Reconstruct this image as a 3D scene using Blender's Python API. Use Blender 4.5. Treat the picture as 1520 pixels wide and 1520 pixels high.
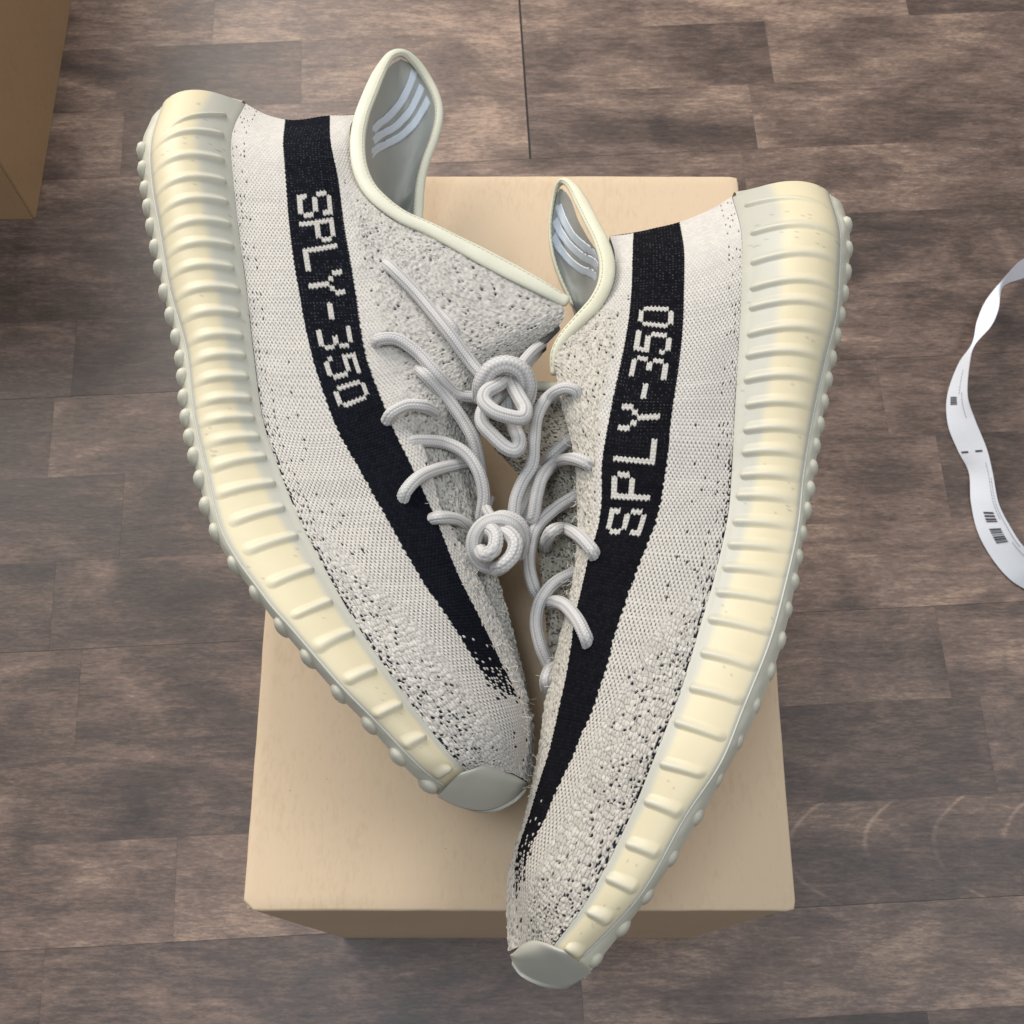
import bpy, math, random
import numpy as np
from mathutils import Vector

random.seed(7)
rng = np.random.default_rng(11)
R = math.radians
scene = bpy.context.scene
for o in list(bpy.data.objects):
    bpy.data.objects.remove(o, do_unlink=True)
COL = scene.collection

# ------------------------------------------------------------------ camera, world, lamps, exposure
CAM_H, PITCH, FPX = 0.86, R(21.1), 1839.0
cd = bpy.data.cameras.new("camera")
cam = bpy.data.objects.new("camera", cd)
COL.objects.link(cam)
cam.location = (0, 0, CAM_H)
cam.rotation_euler = (PITCH, 0, 0)
cd.sensor_width = 36
cd.lens = 36 * FPX / 1520
cd.clip_start = 0.01
cd.clip_end = 50
cd.dof.use_dof = True
cd.dof.focus_distance = 0.475
cd.dof.aperture_fstop = 45
scene.camera = cam

world = bpy.data.worlds.new("World")
scene.world = world
world.use_nodes = True
bg = world.node_tree.nodes["Background"]
bg.inputs[0].default_value = (0.93, 0.95, 1.0, 1)
bg.inputs[1].default_value = 0.38


def area(name, loc, target, size, power, color, size_y=None):
    ld = bpy.data.lights.new(name, 'AREA')
    ld.energy = power
    ld.color = color
    ld.size = size
    if size_y:
        ld.shape = 'RECTANGLE'
        ld.size_y = size_y
    lo = bpy.data.objects.new(name, ld)
    COL.objects.link(lo)
    lo.location = loc
    d = Vector(target) - Vector(loc)
    lo.rotation_euler = d.to_track_quat('-Z', 'Y').to_euler()
    return lo


area('window_light', (-0.95, 1.62, 1.45), (0.0, 0.2, 0.3), 1.4, 57, (1.0, 0.95, 0.89), 1.1)
area('ceiling_light', (-0.40, -0.06, 2.6), (-0.1, 0.1, 0.0), 0.8, 20, (0.80, 0.90, 1.0), 0.5)
area('ceiling_light', (1.35, 0.25, 2.6), (0.1, 0.1, 0.0), 1.1, 19, (0.95, 0.97, 1.0), 0.8)
scene.view_settings.view_transform = 'Standard'
scene.view_settings.look = 'None'
scene.view_settings.exposure = -0.18
scene.view_settings.gamma = 1.0

# ------------------------------------------------------------------ pixel of the photograph -> point at a height
ZB = 0.32                       # top of the shoe box
cp, sp = math.cos(PITCH), math.sin(PITCH)


def unp(px, py, z):
    """points (metres) seen at px,py of the photograph and lying z metres over the floor"""
    px = np.asarray(px, float); py = np.asarray(py, float); z = np.asarray(z, float)
    x = (px - 760) / FPX
    y = -(py - 760) / FPX
    dx, dy, dz = x, y * cp + sp, y * sp - cp
    t = (z - CAM_H) / dz
    return np.stack([dx * t, dy * t, z + 0 * t], -1)


def U(px, py, zc):              # zc: centimetres above the box lid
    return unp(px, py, ZB + np.asarray(zc, float) / 100)


def proj(P):
    d = P - np.array([0, 0, CAM_H])
    yc = d[..., 1] * cp + d[..., 2] * sp
    zc = d[..., 1] * sp - d[..., 2] * cp
    return 760 + FPX * d[..., 0] / zc, 760 - FPX * yc / zc


# ------------------------------------------------------------------ numeric helpers
def catmull(P, ts):
    """Catmull-Rom through rows of P (n,k) at float positions ts (0..n-1)"""
    P = np.asarray(P, float)
    n = len(P)
    i = np.clip(np.floor(ts).astype(int), 0, n - 2)
    t = (ts - i)[:, None]
    Pe = np.vstack([2 * P[0] - P[1], P, 2 * P[-1] - P[-2]])
    a, b, c, d = Pe[i], Pe[i + 1], Pe[i + 2], Pe[i + 3]
    return 0.5 * (2 * b + (c - a) * t + (2 * a - 5 * b + 4 * c - d) * t ** 2 + (3 * b - a - 3 * c + d) * t ** 3)


def curve(P, n):
    """resample a Catmull-Rom curve to n points equally spaced"""
    P = np.asarray(P, float)
    f = catmull(P, np.linspace(0, len(P) - 1, 40 * len(P)))
    s = np.concatenate([[0], np.cumsum(np.linalg.norm(np.diff(f, axis=0), axis=1))])
    q = np.linspace(0, s[-1], n)
    return np.stack([np.interp(q, s, f[:, k]) for k in range(P.shape[1])], -1)


def sstep(a, b, x):
    t = np.clip((x - a) / (b - a), 0, 1)
    return t * t * (3 - 2 * t)


def hash2(i, j, k=0):
    h = (i.astype(np.int64) * 374761393 + j.astype(np.int64) * 668265263 + k * 1274126177) & 0x7fffffff
    h = ((h ^ (h >> 13)) * 1274126177) & 0x7fffffff
    h = ((h ^ (h >> 16)) * 668265263) & 0x7fffffff
    return (h ^ (h >> 15)) / 0x7fffffff


def vnoise(x, y, k=0):
    i = np.floor(x); j = np.floor(y)
    fx = x - i; fy = y - j
    fx = fx * fx * (3 - 2 * fx); fy = fy * fy * (3 - 2 * fy)
    a = hash2(i, j, k); b = hash2(i + 1, j, k); c = hash2(i, j + 1, k); d = hash2(i + 1, j + 1, k)
    return (a * (1 - fx) + b * fx) * (1 - fy) + (c * (1 - fx) + d * fx) * fy


def worley(x, y, k=0):
    i0 = np.floor(x); j0 = np.floor(y)
    F1 = np.full(x.shape, 9.0); F2 = np.full(x.shape, 9.0); ID = np.zeros(x.shape)
    for di in (-1, 0, 1):
        for dj in (-1, 0, 1):
            i = i0 + di; j = j0 + dj
            cx = i + 0.15 + 0.7 * hash2(i, j, k + 1); cy = j + 0.15 + 0.7 * hash2(i, j, k + 2)
            d = np.hypot(x - cx, y - cy)
            idn = hash2(i, j, k + 3)
            m = d < F1
            F2 = np.where(m, F1, np.minimum(F2, d))
            ID = np.where(m, idn, ID)
            F1 = np.where(m, d, F1)
    return F1, F2, ID


def gridnorm(V):
    du = np.gradient(V, axis=0); dv = np.gradient(V, axis=1)
    n = np.cross(du, dv)
    n /= np.linalg.norm(n, axis=-1, keepdims=True) + 1e-12
    return n


# ------------------------------------------------------------------ object helpers
def props(o, label=None, cat=None, group=None, kind=None):
    if label: o['label'] = label
    if cat: o['category'] = cat
    if group: o['group'] = group
    if kind: o['kind'] = kind
    return o


def empty(name, loc, label=None, cat=None, group=None, kind=None):
    o = bpy.data.objects.new(name, None)
    COL.objects.link(o)
    o.location = loc
    o.empty_display_size = 0.02
    return props(o, label, cat, group, kind)


def world_loc(o):
    v = np.zeros(3)
    while o is not None:
        v += np.array(o.location); o = o.parent
    return v


def mesh_arrays(name, verts, quads, colors, mat, parent=None):
    verts = np.asarray(verts, float).reshape(-1, 3)
    quads = np.asarray(quads, np.int32).reshape(-1, 4)
    if parent is not None:
        verts = verts - world_loc(parent)
    me = bpy.data.meshes.new(name)
    me.vertices.add(len(verts)); me.vertices.foreach_set('co', verts.astype(np.float32).ravel())
    me.loops.add(quads.size); me.loops.foreach_set('vertex_index', quads.ravel())
    me.polygons.add(len(quads)); me.polygons.foreach_set('loop_start', np.arange(0, quads.size, 4, dtype=np.int32))
    me.update(calc_edges=True)
    me.shade_smooth()
    if colors is not None:
        ca = me.color_attributes.new('col', 'FLOAT_COLOR', 'POINT')
        c4 = np.ones((len(verts), 4), np.float32)
        c4[:, :3] = np.asarray(colors).reshape(-1, 3)
        ca.data.foreach_set('color', c4.ravel())
    me.materials.append(mat)
    o = bpy.data.objects.new(name, me)
    COL.objects.link(o)
    if parent is not None:
        o.parent = parent
    return o


def gquads(nu, nv, off=0, wrap_v=False):
    i = np.arange(nu - 1)[:, None]
    j = np.arange(nv if wrap_v else nv - 1)[None, :]
    j2 = (j + 1) % nv
    a = i * nv + j; b = (i + 1) * nv + j; c = (i + 1) * nv + j2; d = i * nv + j2
    return np.stack([a + 0 * j, b + 0 * j, c, d + 0 * i], -1).reshape(-1, 4) + off


def grids(name, lst, mat, parent=None):
    """several grids (V, C, flip) joined into one mesh"""
    vs, qs, cs, off = [], [], [], 0
    for V, C, flip in lst:
        nu, nv = V.shape[:2]
        q = gquads(nu, nv, off)
        if flip: q = q[:, ::-1]
        vs.append(V.reshape(-1, 3)); qs.append(q)
        C = np.broadcast_to(np.asarray(C, float), V.shape)
        cs.append(C.reshape(-1, 3)); off += nu * nv
    return mesh_arrays(name, np.vstack(vs), np.vstack(qs), np.vstack(cs), mat, parent)


def facing(V):
    """True when the grid's faces look up (towards smaller nadir distance)"""
    return gridnorm(V)[..., 2].mean() > 0


def frames(P, up=(0, 0, 1)):
    T = np.gradient(P, axis=0)
    T /= np.linalg.norm(T, axis=1, keepdims=True) + 1e-12
    up = np.broadcast_to(np.asarray(up, float), P.shape)
    S = np.cross(T, up)
    bad = np.linalg.norm(S, axis=1) < 0.12
    if bad.any():
        S[bad] = np.cross(T[bad], np.array([0.3, 1, 0]))
    for i in range(1, len(S)):
        if (S[i] * S[i - 1]).sum() < 0: S[i] = -S[i]
    S /= np.linalg.norm(S, axis=1, keepdims=True)
    N = np.cross(S, T)
    return T, S, N


def tube_grid(P, rs, rn, seg=16, up=(0, 0, 1), close=True):
    """P (n,3); rs half-width sideways, rn half-thickness; returns grid with wrapped seam"""
    T, S, N = frames(P, up)
    th = np.linspace(0, 2 * np.pi, seg + 1)
    rs = np.broadcast_to(np.asarray(rs, float), (len(P),)); rn = np.broadcast_to(np.asarray(rn, float), (len(P),))
    V = P[:, None] + S[:, None] * (np.cos(th)[None, :, None] * rs[:, None, None]) + N[:, None] * (np.sin(th)[None, :, None] * rn[:, None, None])
    if close:
        k = 5
        a = [P[0] - T[0] * rn[0] * math.sin(x) + (V[0] - P[0]) * math.cos(x) for x in np.linspace(math.pi / 2, 0, k, endpoint=False)]
        b = [P[-1] + T[-1] * rn[-1] * math.sin(x) + (V[-1] - P[-1]) * math.cos(x) for x in np.linspace(0, math.pi / 2, k + 1)[1:]]
        V = np.concatenate([np.array(a), V, np.array(b)])
    return V


# ------------------------------------------------------------------ materials
def newmat(name):
    m = bpy.data.materials.new(name)
    m.use_nodes = True
    nt = m.node_tree
    return m, nt, nt.nodes['Principled BSDF']


def nd(nt, t, **kw):
    n = nt.nodes.new(t)
    for k, v in kw.items(): setattr(n, k, v)
    return n


def fine_bump(nt, b, scale, strength, dist=0.0002, detail=3):
    tc = nd(nt, 'ShaderNodeTexCoord'); no = nd(nt, 'ShaderNodeTexNoise'); bp = nd(nt, 'ShaderNodeBump')
    no.inputs['Scale'].default_value = scale; no.inputs['Detail'].default_value = detail
    bp.inputs['Strength'].default_value = strength; bp.inputs['Distance'].default_value = dist
    nt.links.new(tc.outputs['Object'], no.inputs['Vector'])
    nt.links.new(no.outputs['Fac'], bp.inputs['Height'])
    nt.links.new(bp.outputs['Normal'], b.inputs['Normal'])
    return no


def vcol_mat(name, rough, sss=0.0, radius=(1, .8, .5), sscale=0.002, spec=0.5, bump=None, sheen=0.0, coat=0.0):
    m, nt, b = newmat(name)
    a = nd(nt, 'ShaderNodeVertexColor', layer_name='col')
    nt.links.new(a.outputs['Color'], b.inputs['Base Color'])
    b.inputs['Roughness'].default_value = rough
    b.inputs['Specular IOR Level'].default_value = spec
    if sss:
        b.inputs['Subsurface Weight'].default_value = sss
        b.inputs['Subsurface Radius'].default_value = radius
        b.inputs['Subsurface Scale'].default_value = sscale
    if sheen:
        b.inputs['Sheen Weight'].default_value = sheen
        b.inputs['Sheen Roughness'].default_value = 0.5
    if coat:
        b.inputs['Coat Weight'].default_value = coat
        b.inputs['Coat Roughness'].default_value = 0.2
    if bump: fine_bump(nt, b, *bump)
    return m


M_KNIT = vcol_mat('knit_yarn', 0.95, spec=0.15, bump=(2600, 0.35, 0.00025), sheen=0.15)
M_BLACK = vcol_mat('black_yarn', 0.95, spec=0.08, bump=(2600, 0.35, 0.00025))
M_RUBBER = vcol_mat('translucent_rubber', 0.46, spec=0.36, bump=(260, 0.16, 0.0004))
M_BIND = vcol_mat('binding_leather', 0.5, sss=0.15, sscale=0.001, spec=0.35, bump=(900, 0.25, 0.0002))
M_LINING = vcol_mat('lining_fabric', 0.55, spec=0.4, bump=(1500, 0.3, 0.0002))
M_LACE = vcol_mat('lace_cord', 0.85, spec=0.2, bump=(3500, 0.3, 0.0002), sheen=0.15)
M_SHINY = vcol_mat('shiny_print', 0.45, spec=0.4)
M_AGLET = vcol_mat('aglet_plastic', 0.35, spec=0.5)


def kraft_mat(name, base, dark, light):
    m, nt, b = newmat(name)
    tc = nd(nt, 'ShaderNodeTexCoord')
    n1 = nd(nt, 'ShaderNodeTexNoise'); n1.inputs['Scale'].default_value = 620; n1.inputs['Detail'].default_value = 4
    n2 = nd(nt, 'ShaderNodeTexNoise'); n2.inputs['Scale'].default_value = 26; n2.inputs['Detail'].default_value = 5
    n3 = nd(nt, 'ShaderNodeTexVoronoi'); n3.inputs['Scale'].default_value = 130
    mp = nd(nt, 'ShaderNodeMapping'); mp.inputs['Scale'].default_value = (1, 0.35, 1)
    nt.links.new(tc.outputs['Object'], mp.inputs[0])
    nt.links.new(mp.outputs[0], n1.inputs['Vector'])
    nt.links.new(tc.outputs['Object'], n2.inputs['Vector']); nt.links.new(tc.outputs['Object'], n3.inputs['Vector'])
    r = nd(nt, 'ShaderNodeValToRGB')
    r.color_ramp.elements[0].position = 0.3; r.color_ramp.elements[0].color = (*dark, 1)
    r.color_ramp.elements[1].position = 0.72; r.color_ramp.elements[1].color = (*light, 1)
    e = r.color_ramp.elements.new(0.5); e.color = (*base, 1)
    mx = nd(nt, 'ShaderNodeMath', operation='MULTIPLY_ADD'); mx.inputs[1].default_value = 0.75; mx.inputs[2].default_value = 0.12
    ad = nd(nt, 'ShaderNodeMath', operation='MULTIPLY_ADD'); ad.inputs[1].default_value = 0.45
    nt.links.new(n1.outputs['Fac'], mx.inputs[0]); nt.links.new(n2.outputs['Fac'], ad.inputs[0]); nt.links.new(mx.outputs[0], ad.inputs[2])
    sb = nd(nt, 'ShaderNodeMath', operation='SUBTRACT'); sb.inputs[1].default_value = 0.22
    sb2 = nd(nt, 'ShaderNodeMath', operation='ADD'); sb2.inputs[1].default_value = 0.0
    nt.links.new(ad.outputs[0], sb2.inputs[0]); nt.links.new(sb2.outputs[0], r.inputs[0])
    # rare dark fibre specks
    lt = nd(nt, 'ShaderNodeMath', operation='LESS_THAN'); lt.inputs[1].default_value = 0.045
    nt.links.new(n3.outputs['Distance'], lt.inputs[0])
    n4 = nd(nt, 'ShaderNodeTexNoise'); n4.inputs['Scale'].default_value = 60
    gt = nd(nt, 'ShaderNodeMath', operation='GREATER_THAN'); gt.inputs[1].default_value = 0.56
    nt.links.new(tc.outputs['Object'], n4.inputs['Vector']); nt.links.new(n4.outputs['Fac'], gt.inputs[0])
    an = nd(nt, 'ShaderNodeMath', operation='MULTIPLY'); nt.links.new(lt.outputs[0], an.inputs[0]); nt.links.new(gt.outputs[0], an.inputs[1])
    an2 = nd(nt, 'ShaderNodeMath', operation='MULTIPLY'); an2.inputs[1].default_value = 0.45; nt.links.new(an.outputs[0], an2.inputs[0])
    mix = nd(nt, 'ShaderNodeMix', data_type='RGBA')
    nt.links.new(an2.outputs[0], mix.inputs[0]); nt.links.new(r.outputs[0], mix.inputs[6])
    mix.inputs[7].default_value = (dark[0] * .35, dark[1] * .35, dark[2] * .35, 1)
    nt.links.new(mix.outputs[2], b.inputs['Base Color'])
    b.inputs['Roughness'].default_value = 0.75
    b.inputs['Specular IOR Level'].default_value = 0.25
    bp = nd(nt, 'ShaderNodeBump'); bp.inputs['Strength'].default_value = 0.25; bp.inputs['Distance'].default_value = 0.0003
    nt.links.new(n1.outputs['Fac'], bp.inputs['Height']); nt.links.new(bp.outputs['Normal'], b.inputs['Normal'])
    return m


M_KRAFT = kraft_mat('kraft_board', (0.56, 0.42, 0.275), (0.50, 0.37, 0.235), (0.61, 0.465, 0.315))
M_CARTON = kraft_mat('brown_carton', (0.36, 0.228, 0.125), (0.30, 0.185, 0.095), (0.41, 0.268, 0.15))


def wood_mat():
    m, nt, b = newmat('laminate_wood')
    L = nt.links.new
    tc = nd(nt, 'ShaderNodeTexCoord'); oi = nd(nt, 'ShaderNodeObjectInfo')
    off = nd(nt, 'ShaderNodeVectorMath', operation='SCALE'); off.inputs[0].default_value = (7.3, 11.1, 5.7)
    L(oi.outputs['Random'], off.inputs['Scale'])
    ad = nd(nt, 'ShaderNodeVectorMath', operation='ADD'); L(tc.outputs['Object'], ad.inputs[0]); L(off.outputs[0], ad.inputs[1])

    def noise(sc, scale, detail=4, rough=0.55, dist=0.0):
        mp = nd(nt, 'ShaderNodeMapping'); mp.inputs['Scale'].default_value = sc
        L(ad.outputs[0], mp.inputs[0])
        n = nd(nt, 'ShaderNodeTexNoise'); n.inputs['Scale'].default_value = scale; n.inputs['Detail'].default_value = detail
        n.inputs['Roughness'].default_value = rough; n.inputs['Distortion'].default_value = dist
        L(mp.outputs[0], n.inputs['Vector'])
        return n
    grain = noise((1, 7, 1), 34, 6, 0.6, 0.4)
    cloud = noise((1, 2.2, 1), 10, 6, 0.62, 0.7)
    blotch = noise((1, 1.3, 1), 5.0, 3, 0.5, 0.3)
    fine = noise((1, 4.5, 1), 150, 6, 0.8, 0.1)

    def mth(op, a, b_=None, c=None):
        x = nd(nt, 'ShaderNodeMath', operation=op)
        for k, v_ in enumerate((a, b_, c)):
            if v_ is None: continue
            if isinstance(v_, (int, float)): x.inputs[k].default_value = v_
            else: L(v_, x.inputs[k])
        return x.outputs[0]

    def mul(a, k, c=None):
        return mth('MULTIPLY_ADD', a, k, 0.0 if c is None else c)
    # pale cathedral arcs: parabolas nested along some strips
    rot = nd(nt, 'ShaderNodeVectorRotate', rotation_type='Z_AXIS'); rot.inputs['Angle'].default_value = -R(3.0)
    L(tc.outputs['Object'], rot.inputs['Vector'])
    sx = nd(nt, 'ShaderNodeSeparateXYZ'); L(rot.outputs[0], sx.inputs[0])
    yl = mth('SUBTRACT', mth('FRACT', mth('DIVIDE', mth('ADD', sx.outputs[1], 0.0265 + 0.0673 * 20), 0.0673)), 0.5)
    y2 = mth('MULTIPLY', yl, yl)
    ph = mth('FRACT', mth('ADD', mth('MULTIPLY', sx.outputs[0], 21.0), mth('ADD', mth('MULTIPLY', y2, -2.4), mul(blotch.outputs['Fac'], 1.1))))
    tri = mth('ABSOLUTE', mth('SUBTRACT', ph, 0.5))
    arc = nd(nt, 'ShaderNodeMapRange', interpolation_type='SMOOTHSTEP'); L(tri, arc.inputs[0])
    arc.inputs[1].default_value = 0.07; arc.inputs[2].default_value = 0.0; arc.inputs[3].default_value = 0.0; arc.inputs[4].default_value = 1.0
    gate = nd(nt, 'ShaderNodeMapRange'); scg = nd(nt, 'ShaderNodeSeparateColor'); L(oi.outputs['Color'], scg.inputs[0]); L(scg.outputs[1], gate.inputs[0])
    gate.inputs[1].default_value = 0.62; gate.inputs[2].default_value = 0.7
    gm = nd(nt, 'ShaderNodeMapRange'); L(cloud.outputs['Fac'], gm.inputs[0]); gm.inputs[1].default_value = 0.33; gm.inputs[2].default_value = 0.55
    arcv = mth('MULTIPLY', mth('MULTIPLY', arc.outputs[0], gate.outputs[0]), gm.outputs[0])
    v = mul(grain.outputs['Fac'], 0.52, -0.26)
    v = mul(cloud.outputs['Fac'], 1.15, v)
    v = mul(blotch.outputs['Fac'], 0.60, v)
    v = mul(fine.outputs['Fac'], 1.05, v)
    sc_ = nd(nt, 'ShaderNodeSeparateColor'); L(oi.outputs['Color'], sc_.inputs[0])
    v = mul(sc_.outputs[0], 0.50, v)
    v = mul(arcv, 0.20, v)
    v = mul(v, 1.0, -1.155)
    r = nd(nt, 'ShaderNodeValToRGB')
    el = r.color_ramp.elements
    el[0].position = 0.10; el[0].color = (0.044, 0.033, 0.029, 1)
    el[1].position = 0.90; el[1].color = (0.40, 0.282, 0.205, 1)
    e = el.new(0.36); e.color = (0.092, 0.064, 0.052, 1)
    e = el.new(0.60); e.color = (0.178, 0.122, 0.096, 1)
    L(v, r.inputs[0])
    L(r.outputs[0], b.inputs['Base Color'])
    rr = mul(cloud.outputs['Fac'], 0.2, 0.30)
    L(rr, b.inputs['Roughness'])
    b.inputs['Specular IOR Level'].default_value = 0.4
    bp = nd(nt, 'ShaderNodeBump'); bp.inputs['Strength'].default_value = 0.3; bp.inputs['Distance'].default_value = 0.0004
    L(fine.outputs['Fac'], bp.inputs['Height']); L(bp.outputs['Normal'], b.inputs['Normal'])
    return m


M_WOOD = wood_mat()
m, nt, b = newmat('seam_dark'); b.inputs['Base Color'].default_value = (0.03, 0.025, 0.022, 1); b.inputs['Roughness'].default_value = 0.8
M_SEAM = m
m, nt, b = newmat('paper_white'); b.inputs['Base Color'].default_value = (0.80, 0.82, 0.88, 1); b.inputs['Roughness'].default_value = 0.5
b.inputs['Subsurface Weight'].default_value = 0.1; b.inputs['Subsurface Scale'].default_value = 0.002
M_PAPER = m
m, nt, b = newmat('print_black'); b.inputs['Base Color'].default_value = (0.06, 0.06, 0.07, 1); b.inputs['Roughness'].default_value = 0.6
M_INK = m
m, nt, b = newmat('print_grey'); b.inputs['Base Color'].default_value = (0.42, 0.43, 0.47, 1); b.inputs['Roughness'].default_value = 0.6
M_INK2 = m


def flatbox(name, x0, x1, y0, y1, z0, z1, mat, parent=None, bev=0.0, rot=0.0, smooth=False):
    """box as an 8-vertex (or bevelled-top) mesh; rot turns about the world origin"""
    if bev:
        lv = [(0, z0), (0, z1 - bev), (bev * .3, z1 - bev * .3), (bev, z1)]
    else:
        lv = [(0, z0), (0, z1)]
    vs, fs = [], []
    for ins, z in lv:
        vs += [(x0 + ins, y0 + ins, z), (x1 - ins, y0 + ins, z), (x1 - ins, y1 - ins, z), (x0 + ins, y1 - ins, z)]
    n = len(lv)
    for k in range(n - 1):
        for i in range(4):
            j = (i + 1) % 4
            fs.append((4 * k + i, 4 * k + j, 4 * k + 4 + j, 4 * k + 4 + i))
    fs.append((0, 3, 2, 1)); t = 4 * (n - 1); fs.append((t, t + 1, t + 2, t + 3))
    c, s = math.cos(rot), math.sin(rot)
    P = np.array([(x * c - y * s, x * s + y * c, z) for x, y, z in vs])
    if parent is not None: P = P - world_loc(parent)
    me = bpy.data.meshes.new(name)
    me.from_pydata([tuple(p) for p in P], [], fs)
    me.materials.append(mat)
    o = bpy.data.objects.new(name, me)
    COL.objects.link(o)
    if parent is not None: o.parent = parent
    return o


# ------------------------------------------------------------------ floor: laminate strips turned 3 degrees
A = R(3.0)
floor = empty('floor', (0, 0, 0), kind='structure')
flatbox('underlay', -3, 3, -3, 3, -0.02, -0.0012, M_SEAM, floor, rot=A)
ROW = 0.0673


def rowxy(px, py):
    q = unp(px, py, 0.0)
    c, s = math.cos(A), math.sin(A)
    return q[0] * c + q[1] * s, -q[0] * s + q[1] * c


joints = {12: [317, 1340], 11: [447, 1142], 10: [182, 1118], 9: [1107], 8: [540], 7: [110], 6: [1310], 5: [181],
          4: [78], 3: [1400], 2: [], 1: [260], 0: [60, 862], -1: [828, 1389]}
seam_s = rowxy(780, 130)[0]
# how pale each strip is in the photo (0 dark .. 1 pale), seen at a pixel of it
TONES = [(200, 30, .6), (130, 110, .25), (380, 110, .4), (600, 30, .75), (650, 110, .65), (700, 220, .55), (110, 190, .6), (150, 250, .3), (60, 345, .35), (160, 390, .1),
         (100, 450, .35), (60, 520, .3), (230, 585, .45), (60, 640, .3), (40, 760, .4), (150, 760, .2), (100, 850, .25), (200, 1000, .3), (300, 925, .4), (100, 1120, .3),
         (250, 1260, .55), (30, 1430, .4), (300, 1430, .25), (820, 1500, .35), (1000, 1440, .62), (1400, 1420, .75), (1200, 1512, .05), (1460, 1512, .5), (900, 40, .7),
         (1000, 110, .45), (1050, 185, .5), (1300, 70, .62), (1300, 150, .5), (1450, 250, .45), (1300, 340, .28), (1300, 460, .40), (1350, 590, .55), (1250, 700, .45),
         (1300, 830, .60), (1300, 960, .58), (1300, 1100, .25), (1250, 1260, .45), (1500, 10, .15)]
TP = [(*rowxy(x, y), t) for x, y, t in TONES]


AP = [rowxy(x, y) for x, y in ((1350, 1245), (1500, 1245))]


def arcs(a, c, r0, r1):        # strips cut through a cathedral figure
    return 1.0 if any(a <= x <= c and r0 <= y <= r1 for x, y in AP) else 0.0


def tone(a, c, r0, r1):
    v = [t for x, y, t in TP if a <= x <= c and r0 <= y <= r1]
    return sum(v) / len(v) if v else random.uniform(0.2, 0.65)



for k in range(-6, 22):
    r0 = -0.0265 + ROW * k; r1 = r0 + ROW
    rm = 0.5 * (r0 + r1)
    # pixel row of this strip at the joints' columns
    js = []
    for px in joints.get(k, []):
        lo, hi = -400.0, 2400.0
        for _ in range(40):
            mid = 0.5 * (lo + hi)
            if rowxy(px, mid)[1] > rm: lo = mid
            else: hi = mid
        js.append(rowxy(px, lo)[0])
    if k >= 10 and k <= 12: js.append(seam_s)
    js.sort()
    if not js: js = [random.uniform(-0.3, 0.3)]
    while js[0] > -0.95: js.insert(0, js[0] - random.uniform(0.28, 0.48))
    while js[-1] < 0.95: js.append(js[-1] + random.uniform(0.28, 0.48))
    for a, c in zip(js[:-1], js[1:]):
        # real plank edges (every third strip) and the end seam leave a visible joint, the others a hairline
        g0 = 0.00022 if (k - 1) % 3 == 0 else 0.00002
        ga = 0.0009 if abs(a - seam_s) < 1e-6 and 10 <= k <= 12 else 0.00003
        gc = 0.0009 if abs(c - seam_s) < 1e-6 and 10 <= k <= 12 else 0.00003
        flatbox('plank', a + ga, c - gc, r0 + g0, r1 - 0.00002, -0.001, 0.0, M_WOOD, floor, bev=0.00005, rot=A).color = (tone(a, c, r0, r1), arcs(a, c, r0, r1), 0, 1)

# ------------------------------------------------------------------ shoe box under the shoes
box = empty('shoe_box', (0, 0.21, 0), 'pale kraft cardboard shoe box standing on the floor under both sneakers', 'cardboard box')
BX0, BX1, BY0, BY1 = -0.1119, 0.1180, 0.0307, 0.3965
flatbox('box_body', BX0 + .0012, BX1 - .0012, BY0 + .0012, BY1 - .0012, 0.0005, ZB - 0.0032, M_KRAFT, box)


def make_lid():
    pts = []
    nx, ny = 60, 90
    for t in np.linspace(0, 1, nx, endpoint=False): pts.append((BX0 + (BX1 - BX0) * t, BY0, 0, -1))
    for t in np.linspace(0, 1, ny, endpoint=False): pts.append((BX1, BY0 + (BY1 - BY0) * t, 1, 0))
    for t in np.linspace(0, 1, nx, endpoint=False): pts.append((BX1 - (BX1 - BX0) * t, BY1, 0, 1))
    for t in np.linspace(0, 1, ny, endpoint=False): pts.append((BX0, BY1 - (BY1 - BY0) * t, -1, 0))
    P = np.array([(x, y) for x, y, _, _ in pts]); Nn = np.array([(a, b_) for _, _, a, b_ in pts])
    k = np.arange(len(P))
    w = (vnoise(k / 9.0, k * 0, 7) - .5) * 0.0004 + (vnoise(k / 2.5, k * 0, 8) - .5) * 0.0002
    P = P + Nn * w[:, None]
    # crushed corners
    for cx, cy, cr in ((BX0, BY0, 0.0042), (BX1, BY0, 0.0016), (BX0, BY1, 0.002), (BX1, BY1, 0.0016)):
        d = np.abs(P[:, 0] - cx) + np.abs(P[:, 1] - cy)
        m_ = d < cr
        cen = np.array([(BX0 + BX1) / 2, (BY0 + BY1) / 2])
        v_ = np.sign(cen - np.array([cx, cy]))
        P[m_] += v_ * ((cr - d[m_]) / 2)[:, None]
    cen = np.array([(BX0 + BX1) / 2, (BY0 + BY1) / 2])
    rings = []
    for ins, z in ((0.0, ZB - 0.0030), (0.0, ZB - 0.0010), (0.0004, ZB - 0.0003), (0.0011, ZB), (0.006, ZB + 0.00012), (0.03, ZB)):
        q_ = P + (cen - P) / np.abs(cen - P).max(axis=1, keepdims=True) * ins
        rings.append(np.column_stack([q_, np.full(len(P), z)]))
    rings.append(np.tile(np.array([[*cen, ZB - 0.0006]]), (len(P), 1)))
    V = np.array(rings)
    V = np.concatenate([V, V[:, :1]], 1)
    return grids('box_lid', [(V, (1, 1, 1), False)], M_KRAFT, box)


lid = make_lid()
# tucked corner flap at the right front corner


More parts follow.
